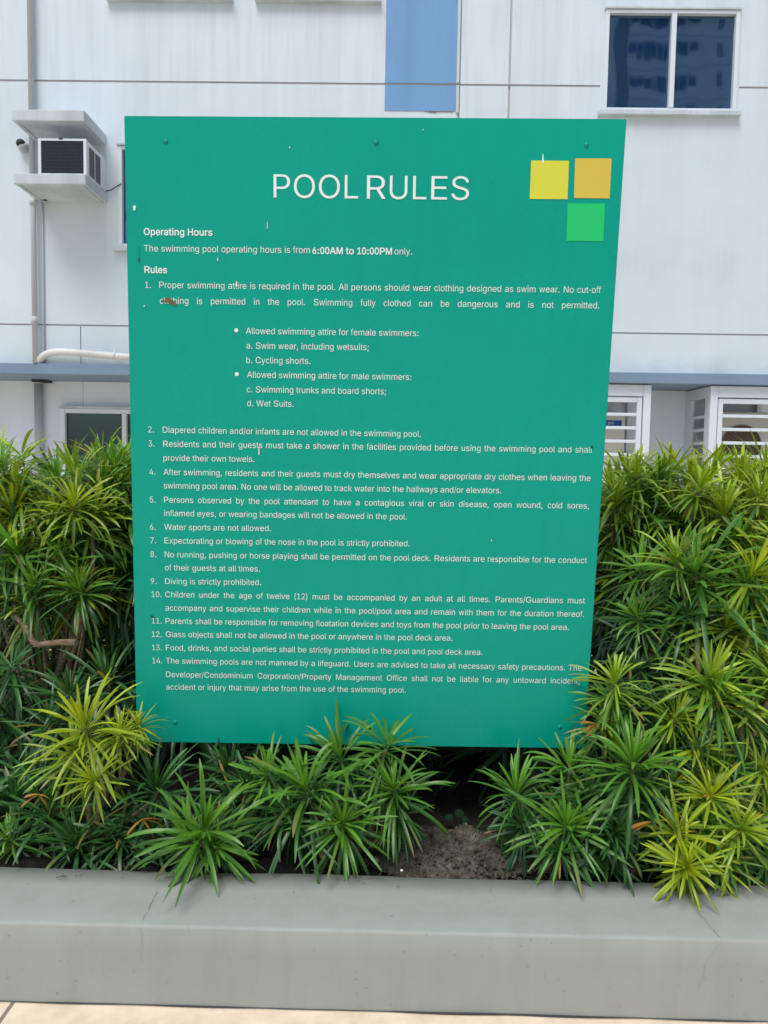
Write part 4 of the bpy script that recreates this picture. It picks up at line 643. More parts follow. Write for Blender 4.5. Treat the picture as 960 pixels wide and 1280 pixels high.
for i in range(NR+1):
    rr = i/NR; row = []
    for k in range(NA):
        an = 2*math.pi*k/NA; ex = 0.28*rr; ey = 0.14*rr
        wob = 1+0.20*noise.noise(Vector((math.cos(an)*1.5, math.sin(an)*1.5, 7)))
        x = mc.x+math.cos(an)*ex*wob; y = mc.y+0.075+math.sin(an)*ey*wob
        h = (1-rr*rr)**0.9*0.062
        h += h*0.7*noise.noise(Vector((x*14, y*14, 2)))+0.016*(1-rr*rr)*noise.noise(Vector((x*42, y*42, 9)))+0.008*(1-rr*rr)*noise.noise(Vector((x*110, y*110, 5)))
        row.append(b.verts.new((x, max(y, YP1+.004), 0.175+h+(0.02*(1-rr)))))
    rows.append(row)
for r1, r2 in zip(rows, rows[1:]):
    for k in range(NA):
        f = b.faces.new((r1[k], r1[(k+1) % NA], r2[(k+1) % NA], r2[k])); f.smooth = True
me = bpy.data.meshes.new('soil_mound'); b.to_mesh(me); b.free(); so = link('soil_mound', me, M['mound']); so['kind'] = 'structure'
def pebble(px, py, rad, m_, lab):
    p0 = at_z(px, py, 0.245); b = bmesh.new(); bmesh.ops.create_icosphere(b, subdivisions=2, radius=rad)
    for v in b.verts: v.co = v.co*(1+0.35*noise.noise(v.co/rad*1.3+Vector((px, 0, 0)))); v.co.z *= 0.6
    bmesh.ops.translate(b, vec=p0, verts=b.verts); me = bpy.data.meshes.new('pebble'); b.to_mesh(me); b.free(); tag(link('pebble', me, m_), lab, 'stone')
pebble(502, 1088, 0.004, M['dropping'], 'tiny white stone lying on the grey soil mound')
pebble(470, 1075, 0.011, M['mound'], 'small grey stone in the dark soil left of the mound')
cm = bmesh.new(); rnd = random.Random(8)
for k in range(900):
    an = rnd.random()*6.283; rr = math.sqrt(rnd.random())
    x, y = mc.x+math.cos(an)*0.30*rr, mc.y+0.07+math.sin(an)*0.16*rr
    if y < YP1+.008: continue
    h = max(0, 1-(rr*1.2)**2)**0.9*0.062
    z = 0.178+h*(1+0.7*noise.noise(Vector((x*14, y*14, 2))))+rnd.uniform(.004, .016); q_ = rnd.uniform(.0022, .0065)
    bb = bmesh.ops.create_icosphere(cm, subdivisions=1, radius=q_)
    for v in bb['verts']: v.co = v.co*(1+0.5*noise.noise(v.co/q_+Vector((k, 0, 0))))+Vector((x, y, z))
me = bpy.data.meshes.new('soil_crumbs'); cm.to_mesh(me); cm.free(); co_ = link('soil_crumbs', me, M['mound']); co_['kind'] = 'stuff'; co_['label'] = 'loose crumbs of dry soil on the grey mound'; co_['category'] = 'soil crumbs'
# crumbs of litter over the bed
lt = MB(); rnd = random.Random(5)
for k in range(420):
    p0 = at_z(380+rnd.random()*340, 1030+rnd.random()*70, 0.2); x, y = p0.x, max(p0.y, YP1+.01); z = soil_z(x, y)+0.004+rnd.random()*.006
    an = rnd.random()*6.28; d = Vector((math.cos(an), math.sin(an), rnd.uniform(-.3, .5)))*rnd.uniform(.004, .018); e = Vector((-math.sin(an), math.cos(an), rnd.uniform(-.4, .4)))*rnd.uniform(.001, .003)
    c0 = Vector((x, y, z)); lt.quad(c0-d-e, c0+d-e*.5, c0+d+e*.5, c0-d+e)
for k in range(26):
    x, y = rnd.uniform(-1.2, 1.2), YP1-0.012-abs(rnd.gauss(0, .07))
    if y < YP0+.02: continue
    an = rnd.random()*6.28; q_ = rnd.uniform(.002, .007); d = Vector((math.cos(an), math.sin(an), .1))*q_; e = Vector((-math.sin(an), math.cos(an), 0))*q_*.3; c0 = Vector((x, y, ZP+.005)); lt.quad(c0-d-e, c0+d-e*.5, c0+d+e*.5, c0-d+e)
lo = lt.build('leaf_litter', M['bark']); lo['kind'] = 'stuff'; lo['label'] = 'dry leaf crumbs scattered on the dark soil and kerb edge'; lo['category'] = 'leaf litter'

# ------------------------------------------------------------------ sign
SIGN_O = Vector((0, 2.5, 0.495)); SLEAN = R(4.08)
s_n = Vector((0, -math.cos(SLEAN), -math.sin(SLEAN)))       # faces the camera, leaning forward at the top
s_up = Vector((0, -math.sin(SLEAN), math.cos(SLEAN)))
def on_sign(px, py, lift=0.0):
    d = ray(px, py); o_ = SIGN_O+s_n*lift; t = (o_-CAM).dot(s_n)/d.dot(s_n); return CAM+d*t
sg = empty('pool_rules_sign', SIGN_O, 'large green pool rules board with white text and three coloured squares', 'sign')
TL, TR, BR, BL = on_sign(155, 144.5), on_sign(783.5, 148.5), on_sign(730.5, 936), on_sign(171, 927.5)
b = bmesh.new(); fr_ = [b.verts.new(p) for p in (BL, BR, TR, TL)]; bk = [b.verts.new(Vector(v.co)-s_n*0.028) for v in fr_]
b.faces.new(fr_); b.faces.new(list(reversed(bk)))
for k in range(4): b.faces.new((fr_[k], bk[k], bk[(k+1) % 4], fr_[(k+1) % 4]))
bmesh.ops.recalc_face_normals(b, faces=b.faces)
bmesh.ops.bevel(b, geom=[e for e in b.edges], offset=0.0022, segments=2, affect='EDGES')
me = bpy.data.meshes.new('panel'); b.to_mesh(me); b.free(); pn = link('panel', me, M['sign'], sg)
for x in (-0.31, 0.50):
    q = MB(); y = 2.56; q.box(x-0.03, x+0.03, y, y+0.06, 0.1, 1.4, bev=0.004); q.build('post', M['dark'], sg)
q = MB(); q.box(-0.6, 0.6, 2.51, 2.558, 0.9, 0.95); q.box(-0.6, 0.6, 2.535, 2.559, 0.6, 0.65); q.build('rail', M['dark'], sg)
for (px, py) in ((207, 177), (470, 178.5), (733, 181.5), (219, 903), (699.5, 909)):
    q = MB(); q.dome(on_sign(px, py), 0.0075, 0.004, s_n, 14, 4); q.build('screw', M['screw'], pn)
for nm, mt, qd in (('logo_square', 'yellow', [(664, 200.5), (711.3, 201), (709.5, 249), (662, 248.6)]), ('logo_square', 'amber', [(719, 198), (764.6, 198), (762, 248), (717.4, 247.5)]), ('logo_square', 'green', [(709.6, 254), (756.5, 254.2), (754.3, 301.5), (707.8, 301)])):
    q = MB(); q.quad(*[on_sign(x, y, 0.0012) for x, y in qd]); o = q.build(nm, M[mt], sg); o['label'] = mt+' square of the emblem'
CAP = 0.716
def width(me): return max(v.co.x for v in me.vertices)-min(v.co.x for v in me.vertices)
XS_REG = [0.80]
def put(me, name, p0, p1, sx, parent):
    mn = min(v.co.x for v in me.vertices)
    ex = (p1-p0).normalized(); ez = s_n; ey = ez.cross(ex)
    mtx = Matrix(((ex.x, ey.x, ez.x, p0.x), (ex.y, ey.y, ez.y, p0.y), (ex.z, ey.z, ez.z, p0.z), (0, 0, 0, 1)))
    me.transform(mtx @ Matrix.Diagonal((sx, 1, 1, 1)) @ Matrix.Translation((-mn, 0, 0)))
    return link(name, me, M['ink'], parent)
def run(body, x0, y0, x1, y1, cap, bold=False, just=None, name='rule_lettering', word=1.0):
    p0, p1 = on_sign(x0, y0, 0.0012), on_sign(x1, y1, 0.0012); Lm = (p1-p0).length; size = cap/CAP
    if just is None:
        me = text_mesh(body, size, bold, word); return put(me, name, p0, p1, Lm/width(me), sg)
    wa = width(text_mesh(body, size, bold, 1.0)); wb = width(text_mesh(body, size, bold, 2.0))
    k = 1.0+(Lm/just-wa)/(wb-wa); k = max(0.3, min(k, 9.0))
    me = text_mesh(body, size, bold, k); return put(me, name, p0, p1, Lm/width(me), sg)
CB = 0.0192
run('POOL RULES', 342, 247, 586, 250, 0.0675, name='title_lettering', word=0.45)
run('Operating Hours', 179.7, 293.6, 265.5, 294.6, 0.0198, True, name='heading_lettering')
run('The swimming pool operating hours is from', 180, 314.3, 387.3, 316.5, CB)
run('6:00AM to 10:00PM', 390.6, 317.2, 490, 318.2, 0.0195, True); run('only.', 493, 318, 515, 318.4, CB)
run('Rules', 180.6, 341, 209, 341.4, 0.0198, True, name='heading_lettering')
NUM = [('1.', 181.5, 360), ('2.', 185.4, 540.7), ('3.', 186, 558.3), ('4.', 187, 593.6), ('5.', 187.4, 628.3), ('6.', 187.6, 662.3), ('7.', 188, 679.3), ('8.', 188.2, 696.6), ('9.', 188.6, 730),
       ('10.', 189.6, 746.6), ('11.', 190, 779.6), ('12.', 190, 796.3), ('13.', 190.2, 813), ('14.', 190.6, 829.3)]
for s, x, y in NUM: run(s, x, y-0.2, x+(7.2 if len(s) == 2 else 12.2), y, CB, name='number_lettering')
J = 0.985
LINES = [
 ('Proper swimming attire is required in the pool. All persons should wear clothing designed as swim wear. No cut-off', 199.3, 360, 751, 366.3, J),
 ('clothing is permitted in the pool. Swimming fully clothed can be dangerous and is not permitted.', 200, 379.6, 749, 385.6, J),
 ('Allowed swimming attire for female swimmers:', 307.5, 417.4, 523, 420.2, None),
 ('a. Swim wear, including wetsuits;', 308, 435.8, 461, 437.8, None),
 ('b. Cycling shorts.', 308, 453.9, 388, 455, None),
 ('Allowed swimming attire for male swimmers:', 309, 472, 514, 475, None),
 ('c. Swimming trunks and board shorts;', 308.6, 490.4, 482.5, 493, None),
 ('d. Wet Suits.', 309, 507.8, 367, 508.6, None),
 ('Diapered children and/or infants are not allowed in the swimming pool.', 203.6, 540.9, 526, 546.3, None),
 ('Residents and their guests must take a shower in the facilities provided before using the swimming pool and shall', 204.2, 558.4, 740, 566, J),
 ('provide their own towels.', 204.4, 576, 318, 577.6, None),
 ('After swimming, residents and their guests must dry themselves and wear appropriate dry clothes when leaving the', 204.6, 593.6, 738, 601.3, J),
 ('swimming pool area. No one will be allowed to track water into the hallways and/or elevators.', 204.8, 610.6, 626.5, 616.8, None),
 ('Persons observed by the pool attendant to have a contagious viral or skin disease, open wound, cold sores,', 205.2, 628.3, 736, 635.9, J),
 ('inflamed eyes, or wearing bandages will not be allowed in the pool.', 205.4, 645, 508.3, 649.5, None),
 ('Water sports are not allowed.', 205.6, 662.3, 338.5, 664, None),
 ('Expectorating or blowing of the nose in the pool is strictly prohibited.', 205.8, 679.3, 512, 683, None),
 ('No running, pushing or horse playing shall be permitted on the pool deck. Residents are responsible for the conduct', 206, 696.6, 733.5, 704, J),
 ('of their guests at all times.', 206.2, 713, 325, 714.6, None),
 ('Diving is strictly prohibited.', 206.6, 730, 326.3, 731.5, None),
 ('Children under the age of twelve (12) must be accompanied by an adult at all times. Parents/Guardians must', 206.7, 746.6, 731, 754.4, J),
 ('accompany and supervise their children while in the pool/pool area and remain with them for the duration thereof.', 206.9, 763.2, 730, 771.2, J),
 ('Parents shall be responsible for removing floatation devices and toys from the pool prior to leaving the pool area.', 207.1, 779.6, 711, 787.6, None),
 ('Glass objects shall not be allowed in the pool or anywhere in the pool deck area.', 207.3, 796.3, 565.6, 801, None),
 ('Food, drinks, and social parties shall be strictly prohibited in the pool and pool deck area.', 207.5, 813, 603, 818.8, None),
 ('The swimming pools are not manned by a lifeguard. Users are advised to take all necessary safety precautions. The', 207.6, 829.3, 727, 838.4, J),
 ('Developer/Condominium Corporation/Property Management Office shall not be liable for any untoward incident,', 207.7, 846.3, 724.5, 854.8, J),
 ('accident or injury that may arise from the use of the swimming pool.', 207.8, 862, 507, 866, None)]
for t_ in LINES: run(t_[0], t_[1], t_[2], t_[3], t_[4], CB, just=t_[5])
for (px, py) in ((295.3, 412.8), (296, 467.6)):
    q = MB(); q.disc(on_sign(px, py, 0.0012), 0.0062, s_n, 18); q.build('bullet', M['ink'], sg)
def stain(mt, pts, nm='stain'):
    q = MB(); q.bm.faces.new([q.bm.verts.new(on_sign(x, y, 0.0022)) for x, y in pts]); q.build(nm, M[mt], pn)
def drip(x, y, wd, up, dn): stain('dropping', [(x-wd, y), (x-wd*.7, y-wd), (x-.2, y-up), (x+.4, y-up), (x+wd*.8, y-wd), (x+wd, y), (x+wd*.5, y+dn), (x-wd*.5, y+dn)])
drip(168, 259.5, 1.9, 3, 3.5); drip(678.6, 202, 1.5, 10, 2.2); drip(295.5, 357, 1.1, 6, 1.5); drip(323.6, 566, 0.7, 9, 3); drip(362, 184, 0.7, 1, 1); drip(180.3, 382.4, 0.8, 1, 1); drip(272, 325, 0.6, 3, 1.2); drip(614.6, 676, 0.5, 2, 1); drip(529, 112+50, 0.4, 1, 1); drip(334, 285, 0.4, 8, 1); drip(464, 540, 0.8, 1, 0.8)
stain('nest', [(206, 373), (210, 371.5), (216, 375), (222, 382), (219, 381.6), (211, 379), (207, 378)]); stain('nest', [(202, 376), (205, 374), (206.5, 377), (204, 378.5)])
stain('speck', [(173, 322), (174.5, 322), (174.8, 327), (173.2, 328)]); stain('speck', [(187.5, 770), (190, 769.5), (193.5, 771.5), (190, 772.5)]); stain('speck', [(738, 558), (741, 557), (741.5, 560), (739, 560.5)])
stain('speck', [(173.6, 309), (174, 309), (174, 321), (173.6, 321)])

# ------------------------------------------------------------------ strap-leaved shrubs
def leaf_strip(bm, cl, base, d, upd, length, wid, droop, col, tipcol, twist, segs=7):
    side = d.cross(upd).normalized(); cur = Vector(base); dirv = Vector(d); rows = []
    for s in range(segs+1):
        t = s/segs
        w_ = wid*min(1.0, 0.42+1.9*t)*(1.0 if t < 0.62 else max(0.05, math.sqrt(max(0.0, 1-((t-0.62)/0.385)**2))))
        nn = side.cross(dirv).normalized(); sd2 = (side*math.cos(twist*t)+nn*math.sin(twist*t))
        rows.append((bm.verts.new(cur-sd2*w_*0.5+nn*w_*0.10), bm.verts.new(cur-nn*w_*0.06), bm.verts.new(cur+sd2*w_*0.5+nn*w_*0.10), t))
        dirv = (dirv+Vector((0, 0, -1))*droop/segs*(0.4+1.2*t)).normalized(); cur = cur+dirv*(length/segs)
    for r1, r2 in zip(rows, rows[1:]):
        for k in (0, 1):
            f = bm.faces.new((r1[k], r1[k+1], r2[k+1], r2[k])); f.smooth = True
            for lp in f.loops:
                t = r1[3] if lp.vert in r1[:3] else r2[3]
                cc = [col[i]*(1-t**3)+tipcol[i]*t**3 for i in range(3)]
                if lp.vert in (r1[1], r2[1]): cc = [v*1.18 for v in cc]
                lp[cl] = (*cc, 1.0)
PAL = {  # old leaf, young leaf
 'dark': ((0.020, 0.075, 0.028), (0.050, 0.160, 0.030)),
 'mid': ((0.027, 0.100, 0.024), (0.125, 0.310, 0.024)),
 'light': ((0.068, 0.180, 0.018), (0.330, 0.470, 0.028)),
 'yellow': ((0.115, 0.235, 0.014), (0.420, 0.500, 0.018))}
def rosette(pal, seed, n=62, lo=-42, hi=78, stem=.50):
    rn = random.Random(seed); bm = bmesh.new(); cl = bm.loops.layers.float_color.new('leafcol')
    old, new = PAL[pal]
    for i in range(n):
        t = i/(n-1)                              # 0 oldest and lowest, 1 youngest and upright
        az = i*2.39996+rn.uniform(-.45, .45)
        el = R(lo+(hi-lo)*t**1.15)+rn.uniform(-.26, .26)
        ln = (0.80+0.34*math.sin(math.pi*min(1, t*1.15)))*rn.uniform(.70, 1.14)*(1.0 if t < .86 else 0.72)
        d = Vector((math.cos(az)*math.cos(el), math.sin(az)*math.cos(el), math.sin(el)))
        base = Vector((math.cos(az)*.02, math.sin(az)*.02, -stem+(stem+.06)*t))
        k = min(1, max(0, t**1.1+rn.uniform(-.16, .16)))
        col = [old[c]*(1-k)+new[c]*k for c in range(3)]
        v = rn.uniform(.72, 1.22); col = [c*v for c in col]
        if rn.random() < .010: col = [0.30, 0.20, 0.03]
        tip = col if rn.random() < .93 else [0.22, 0.15, 0.05]
        leaf_strip(bm, cl, base, d, Vector((0, 0, 1)), ln*1.08, 0.062*rn.uniform(.72, 1.22), rn.uniform(.40, 1.55)*(1.2-.75*t)*(1.0 if rn.random() < .84 else 2.0), col, tip, rn.uniform(-.5, .5))
    me = bpy.data.meshes.new('leaf_rosette_'+pal); bm.to_mesh(me); bm.free(); me.materials.append(M['leaf']); return me
ROS = {p: [rosette(p, 10*i+hash_, (70, 82, 58, 64, 46, 76, 90, 52)[i], (-42, -48, -62, -30, -8, -55, -40, -20)[i], (78, 74, 52, 82, 84, 66, 80, 80)[i], (.5, .62, .55, .4, .3, .75, .6, .35)[i]) for i in range(8)] for hash_, p in enumerate(PAL)}
rs = random.Random(21)
def shrub(label, bx, by, ros, trunk=0.014, grp='strap leaved shrubs in the planter', extra=None):
    """ros: (px, py, Y, radius in photo pixels, palette[, tilt towards the viewer])"""
    z0 = soil_z(bx, by)
    root = empty('strap_leaf_shrub', (bx, by, z0), label, 'shrub', grp)
    base = Vector((bx, by, z0-0.02)); st = MB(); fork = base+Vector((0, 0, 0.10))
    for rr in ros:
        if isinstance(rr[0], Vector): c, size, pal, tilt = rr[0], rr[1], rr[2], rs.uniform(-.2, .5)
        else:
            px, py, Y, rad, pal = rr[:5]; tilt = rr[5] if len(rr) > 5 else 0.35
            c = at(px, py, Y); size = rad*Y/FPX
        me = rs.choice([ROS[pal][i] for i in (0, 1, 3, 4, 6, 7)] if pal == 'yellow' else ROS[pal]); o = bpy.data.objects.new('leaf_rosette', me); COL.objects.link(o); o.parent = root
        ax = Vector((rs.uniform(-.42, .42)+(c.x-bx)*0.35, -tilt+rs.uniform(-.15, .15), 1.0)).normalized()
        q = ax.to_track_quat('Z', 'Y').to_matrix().to_4x4() @ Matrix.Rotation(rs.uniform(0, 6.28), 4, 'Z')
        s = size*rs.uniform(.86, 1.12)
        o.matrix_local = Matrix.Translation(c-Vector(root.location)) @ q @ Matrix.Diagonal((s, s, s*rs.uniform(.9, 1.1), 1))
        tip = c-ax*0.02
        k1 = base.lerp(Vector((c.x, c.y, base.z)), 0.35)+Vector((rs.uniform(-.03, .03), rs.uniform(-.03, .03), max(.03, (c.z-base.z)*0.45)))
        pts = [base+Vector((rs.uniform(-.02, .02), rs.uniform(-.02, .02), 0)), k1, tip-ax*max(.04, .18*(c.z-base.z)), tip]
        cur = []
        for s_ in range(13):
            t = s_/12; cur.append(pts[0]*(1-t)**3+pts[1]*3*t*(1-t)**2+pts[2]*3*t*t*(1-t)+pts[3]*t**3)
        st.tube(cur, [trunk*(1-0.62*k/12) for k in range(13)], 7)
    if extra: extra(st)
    st.build('stems', M['bark'], root)
    return root
def fill(n, px0, px1, py0, py1, Y0, Y1, rad, pals, seed):
    r_ = random.Random(seed); out = []; pts = []
    tries = 0
    while len(out) < n and tries < 4000:
        tries += 1
        px, py, Y = r_.uniform(px0, px1), r_.uniform(py0, py1), r_.uniform(Y0, Y1)
        if any((px-a)**2+(py-b)**2+((Y-c)*200)**2 < (rad*0.55)**2 for a, b, c in pts): continue
        pts.append((px, py, Y)); out.append((px, py, Y, rad*r_.uniform(.85, 1.15), r_.choice(pals)))
    return out
X = lambda px, py, Y: at(px, py, Y).x
# left side
def cut_branch(st):
    a, b_, c_ = at(14, 765, 2.72), at(46, 806, 2.62), at(96, 803, 2.60)
    st.tube([a, a.lerp(b_, .5)+Vector((.006, 0, .004)), b_-Vector((.012, 0, -.008)), b_+Vector((.008, 0, 0)), b_.lerp(c_, .5)+Vector((0, 0, .004)), c_], [.008, .009, .011, .011, .0105, .0125], 10)
    for k in ((50, 800, 40, 770), (64, 860, 70, 770), (70, 850, 98, 700), (62, 860, 118, 690), (78, 860, 116, 650)):
        p0, p1 = at(k[0], k[1], 2.78), at(k[2], k[3], 2.85)
        st.tube([p0, p0.lerp(p1, .35)+Vector((.03, 0, 0)), p0.lerp(p1, .7)+Vector((.035, 0, 0)), p1], [.012, .010, .008, .006], 8)
shrub('tall yellow green shrub at far left with bare forked stems and a cut branch', X(68, 880, 2.8), 2.8, [
 (28, 572, 3.0, 66, 'light', .1), (96, 596, 2.95, 70, 'light', .2), (66, 645, 2.85, 62, 'light', .3), (15, 640, 2.85, 66, 'yellow', .3), (118, 640, 2.9, 60, 'light', .3), (95, 668, 2.85, 58, 'mid'),
 (22, 690, 2.75, 60, 'mid', .4), (78, 700, 2.8, 62, 'mid', .4), (100, 738, 2.72, 60, 'mid', .5), (42, 735, 2.7, 58, 'mid', .5), (60, 610, 3.05, 60, 'light'), (5, 590, 3.0, 60, 'light'), (0, 740, 2.8, 60, 'mid')] + fill(16, -30, 125, 575, 755, 2.75, 3.0, 54, ['light', 'light', 'yellow', 'mid'], 31), extra=cut_branch, trunk=.008)
shrub('dark shrub squeezed between the tall left shrub and the sign edge', X(150, 880, 3.1), 3.1, [
 (145, 600, 3.1, 66, 'light', .1), (128, 578, 3.2, 56, 'light', .1), (163, 585, 3.2, 60, 'light'), (150, 650, 3.1, 66, 'mid'), (165, 690, 3.1, 70, 'dark'), (150, 735, 3.0, 80, 'dark'), (172, 720, 3.1, 66, 'dark'),
 (160, 790, 3.0, 78, 'dark'), (140, 845, 2.95, 82, 'dark'), (175, 840, 3.05, 70, 'dark'), (185, 640, 3.2, 66, 'mid'), (185, 770, 3.15, 66, 'dark')] + fill(7, 125, 175, 575, 720, 2.95, 3.15, 52, ['light', 'mid'], 32))
shrub('dark leafy shrub at the left frame edge below the cut branch', X(20, 960, 2.62), 2.62, [
 (14, 832, 2.62, 66, 'dark', .5), (-8, 890, 2.6, 76, 'dark', .5), (62, 862, 2.85, 72, 'dark', .4), (25, 912, 2.65, 70, 'dark', .4), (-15, 950, 2.55, 70, 'dark'), (110, 850, 2.9, 70, 'dark'), (35, 968, 2.48, 64, 'dark', .4), (88, 868, 2.56, 58, 'dark', .5), (135, 850, 2.66, 62, 'dark', .4), (62, 905, 2.5, 60, 'dark', .5)])
shrub('bright yellow green shrub in front of the sign bottom left corner', X(115, 1060, 2.37), 2.37, [
 (104, 905, 2.33, 72, 'yellow', .35), (150, 915, 2.35, 46, 'yellow', .4), (172, 905, 2.37, 34, 'yellow', .2), (117, 975, 2.29, 52, 'yellow', .8), (92, 935, 2.36, 56, 'light', .6)])
shrub('dark green low shrub spilling to the kerb below the yellow one', X(100, 1090, 2.36), 2.36, [
 (195, 985, 2.35, 76, 'dark', .3), (60, 1015, 2.35, 68, 'dark', .6), (95, 1052, 2.29, 66, 'dark', .6), (150, 1045, 2.31, 66, 'dark', .6), (190, 1040, 2.33, 56, 'dark', .5), (128, 1020, 2.36, 62, 'dark')])
shrub('small dull green shrub cut by the left frame edge at the kerb', X(0, 1090, 2.34), 2.34, [
 (12, 1048, 2.29, 52, 'mid', .6), (-20, 1000, 2.36, 66, 'dark', .5), (20, 1000, 2.4, 58, 'dark'), (-45, 1060, 2.3, 60, 'dark')])
shrub('single mid green rosette leaning over the kerb left of centre', X(258, 1085, 2.26), 2.26, [
 (256, 1036, 2.18, 80, 'mid', .6), (268, 1055, 2.2, 66, 'mid', .9), (240, 1050, 2.22, 60, 'mid', .8)], trunk=.012)
# centre
shrub('dense green shrub standing before the middle of the sign lower edge', X(430, 1070, 2.34), 2.34, [
 (382, 985, 2.30, 84, 'mid', .4), (335, 968, 2.36, 66, 'mid', .4), (292, 1000, 2.42, 58, 'dark', .5), (285, 960, 2.5, 60, 'dark', .3), (425, 945, 2.36, 64, 'mid', .2), (484, 930, 2.35, 62, 'mid', .15), (492, 985, 2.29, 74, 'mid', .5), (428, 1028, 2.24, 74, 'mid', .7), (448, 985, 2.33, 66, 'dark', .4), (360, 1015, 2.3, 66, 'dark', .6), (500, 1020, 2.32, 50, 'dark', .6), (310, 985, 2.40, 58, 'dark', .4)])
# right
shrub('green shrub right of the soil mound with leaves reaching the sign edge', X(690, 1080, 2.32), 2.32, [
 (645, 990, 2.34, 68, 'mid', .3), (712, 958, 2.38, 64, 'mid', .2), (655, 1030, 2.30, 56, 'dark', .7), (708, 1032, 2.24, 66, 'mid', .7), (700, 1065, 2.21, 52, 'dark', 1.0), (735, 1000, 2.3, 62, 'dark', .4)])
shrub('large dark green whorl right of the sign lower corner', X(785, 1080, 2.3), 2.3, [
 (792, 952, 2.24, 86, 'mid', .4), (768, 1040, 2.22, 72, 'dark', .8), (800, 1000, 2.28, 66, 'dark', .7), (760, 985, 2.32, 60, 'dark'), (760, 1075, 2.24, 52, 'dark', 1.0)])
shrub('bright green slender shrub overlapping the lower right sign edge', X(768, 1000, 2.46), 2.46, [
 (768, 850, 2.40, 58, 'light', .2), (764, 876, 2.42, 46, 'mid', .5), (757, 905, 2.42, 42, 'light', .8), (790, 880, 2.48, 62, 'dark', .5), (800, 835, 2.55, 60, 'dark')])
shrub('yellow green shrub drooping over the kerb near the right frame edge', X(870, 1085, 2.28), 2.28, [
 (848, 1042, 2.16, 62, 'yellow', .9), (858, 1082, 2.10, 54, 'yellow', 1.1), (888, 995, 2.24, 56, 'yellow', .9), (925, 1035, 2.2, 66, 'light', .9), (880, 1030, 2.24, 60, 'mid', .9), (905, 1075, 2.2, 50, 'mid', 1.0), (835, 1000, 2.3, 60, 'dark', .8), (965, 1070, 2.25, 60, 'mid', .9)] + fill(7, 830, 975, 985, 1075, 2.2, 2.34, 54, ['light', 'yellow', 'mid'], 38))
shrub('mid green shrub with yellow tipped whorls right of the slender bright one', X(890, 1000, 2.42), 2.42, [
 (888, 845, 2.36, 72, 'light', .6), (872, 935, 2.34, 60, 'light', 1.0), (840, 890, 2.42, 62, 'dark', .6), (930, 905, 2.38, 66, 'dark', .8), (955, 960, 2.34, 66, 'light', .8), (905, 960, 2.34, 56, 'mid', .9), (960, 860, 2.42, 70, 'mid', .7), (835, 940, 2.38, 50, 'dark', .8)] + fill(9, 835, 980, 830, 990, 2.32, 2.5, 54, ['light', 'yellow', 'mid', 'mid'], 35))
shrub('tall green shrub with a large drooping whorl at right mid height', X(870, 960, 2.62), 2.62, [
 (868, 715, 2.54, 92, 'mid', .35), (858, 770, 2.52, 70, 'dark', .9), (815, 775, 2.62, 66, 'dark', .6), (800, 710, 2.72, 64, 'mid', .4), (805, 805, 2.66, 62, 'dark', .6), (910, 780, 2.5, 72, 'light', .7)] + fill(7, 790, 900, 690, 830, 2.55, 2.8, 56, ['mid', 'mid', 'light', 'dark'], 37))
shrub('tall yellow shrub cut by the right frame edge at mid height', X(960, 960, 2.6), 2.6, [
 (942, 715, 2.5, 74, 'yellow', .3), (945, 765, 2.5, 66, 'light', .8), (975, 680, 2.6, 72, 'light'), (985, 780, 2.55, 70, 'mid'), (950, 815, 2.48, 66, 'light', .8), (925, 670, 2.7, 60, 'mid')] + fill(5, 905, 985, 690, 830, 2.48, 2.65, 56, ['light', 'mid'], 36))
shrub('bushy yellow green shrub forming the hedge top at far right', X(900, 900, 2.95), 2.95, [
 (905, 640, 2.78, 84, 'light', .4), (925, 598, 2.95, 62, 'light', .1), (958, 592, 3.0, 62, 'light', .1), (890, 590, 3.05, 56, 'light', .1), (960, 640, 2.85, 66, 'yellow', .3), (862, 655, 2.85, 64, 'mid', .4), (880, 615, 3.0, 58, 'light'), (985, 600, 3.0, 60, 'light'), (875, 690, 2.85, 62, 'dark')] + fill(12, 860, 985, 590, 720, 2.75, 3.0, 54, ['light', 'light', 'yellow', 'mid'], 33))
shrub('bushy green shrub forming the hedge top beside the sign right edge', X(800, 900, 3.0), 3.0, [
 (785, 598, 3.0, 60, 'light', .1), (836, 592, 3.0, 60, 'yellow', .1), (812, 605, 3.05, 56, 'light', .1), (862, 600, 3.02, 56, 'yellow', .1), (765, 610, 3.1, 56, 'light'), (800, 650, 2.95, 62, 'mid', .4), (840, 640, 2.92, 62, 'light', .4), (775, 665, 3.0, 60, 'dark', .4), (770, 720, 2.95, 60, 'light', .4), (790, 745, 2.85, 58, 'dark', .4), (765, 780, 2.95, 62, 'dark'), (750, 640, 3.1, 60, 'mid'), (752, 700, 3.1, 60, 'dark')] + fill(10, 765, 855, 590, 680, 2.85, 3.05, 52, ['light', 'light', 'mid'], 34))
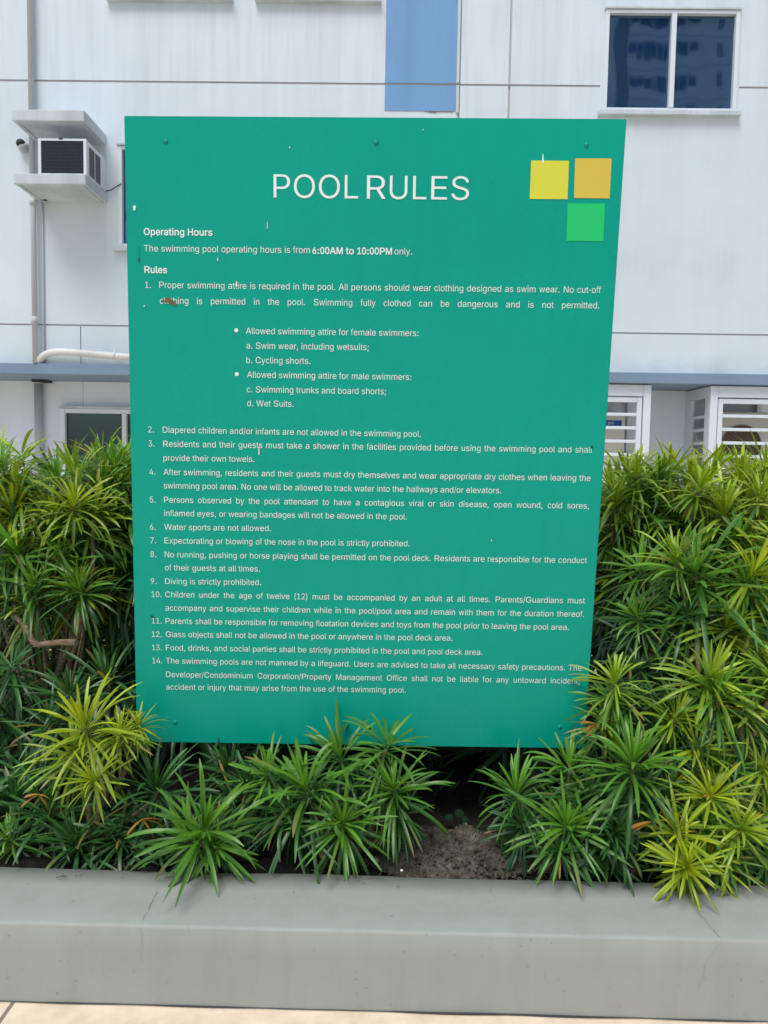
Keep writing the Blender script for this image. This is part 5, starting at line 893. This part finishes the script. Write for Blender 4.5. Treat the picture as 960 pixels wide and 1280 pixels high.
# rear row that fills the depth of the bed
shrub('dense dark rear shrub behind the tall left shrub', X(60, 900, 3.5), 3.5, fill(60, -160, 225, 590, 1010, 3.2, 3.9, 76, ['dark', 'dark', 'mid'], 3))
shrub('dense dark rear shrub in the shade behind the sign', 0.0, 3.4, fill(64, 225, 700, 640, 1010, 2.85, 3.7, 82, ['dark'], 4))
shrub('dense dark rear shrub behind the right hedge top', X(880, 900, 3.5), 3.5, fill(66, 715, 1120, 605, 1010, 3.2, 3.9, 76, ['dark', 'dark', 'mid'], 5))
# small broad-leaved weed and dead leaves
wc = at_z(572, 1040, 0.2)
wd = empty('weed', (wc.x, wc.y, 0.19), 'small round leaved weed in the shade under the sign', 'weed')
M['weedleaf'] = mat('weed_leaf', (0.010, 0.034, 0.015), 0.9, 0.1)
for (dx, dy, dz, rr) in ((-.025, 0.06, .02, .015), (.012, .075, .03, .017), (.03, .05, .018, .013)):
    q = MB(); c = wc+Vector((dx, dy, dz)); q.dome(c, rr, .006, (0.2*dx/.03, -0.55, 1), 12, 3); q.build('leaf', M['weedleaf'], wd)
    q = MB(); q.tube([(wc.x, wc.y, .17), (wc.x+dx*.5, wc.y+dy*.5, wc.z+dz*.6), c], .0022, 5); q.build('stalk', M['weedleaf'], wd)
def dead(px, py, Y, ln, lab):
    b = bmesh.new(); cl = b.loops.layers.float_color.new('leafcol'); c = at(px, py, Y)
    for k in range(4):
        an = random.uniform(-.7, .7)+(math.pi if k % 2 else 0)*0
        d = Vector((math.cos(an)*random.choice((-1, 1)), -.25, math.sin(an)-.25)).normalized()
        leaf_strip(b, cl, c, d, Vector((0, 0, 1)), ln*random.uniform(.7, 1.1), .011, .5, (0.42, 0.21, 0.035), (0.22, 0.10, 0.03), .6)
    me = bpy.data.meshes.new('dead_leaves'); b.to_mesh(me); b.free(); tag(link('dead_leaf_cluster', me, M['leaf']), lab, 'dead leaves')
dead(178, 1024, 2.22, .085, 'orange dead leaves caught low in the left foliage above the kerb')
dead(745, 905, 2.36, .06, 'orange dead leaves caught beside the sign lower right corner')
dead(815, 1027, 2.16, .085, 'orange dead leaves caught low in the right foliage above the kerb')
dead(48, 993, 2.26, .06, 'orange dead leaves caught at far left under the yellow shrub')
bpy.context.view_layer.update()
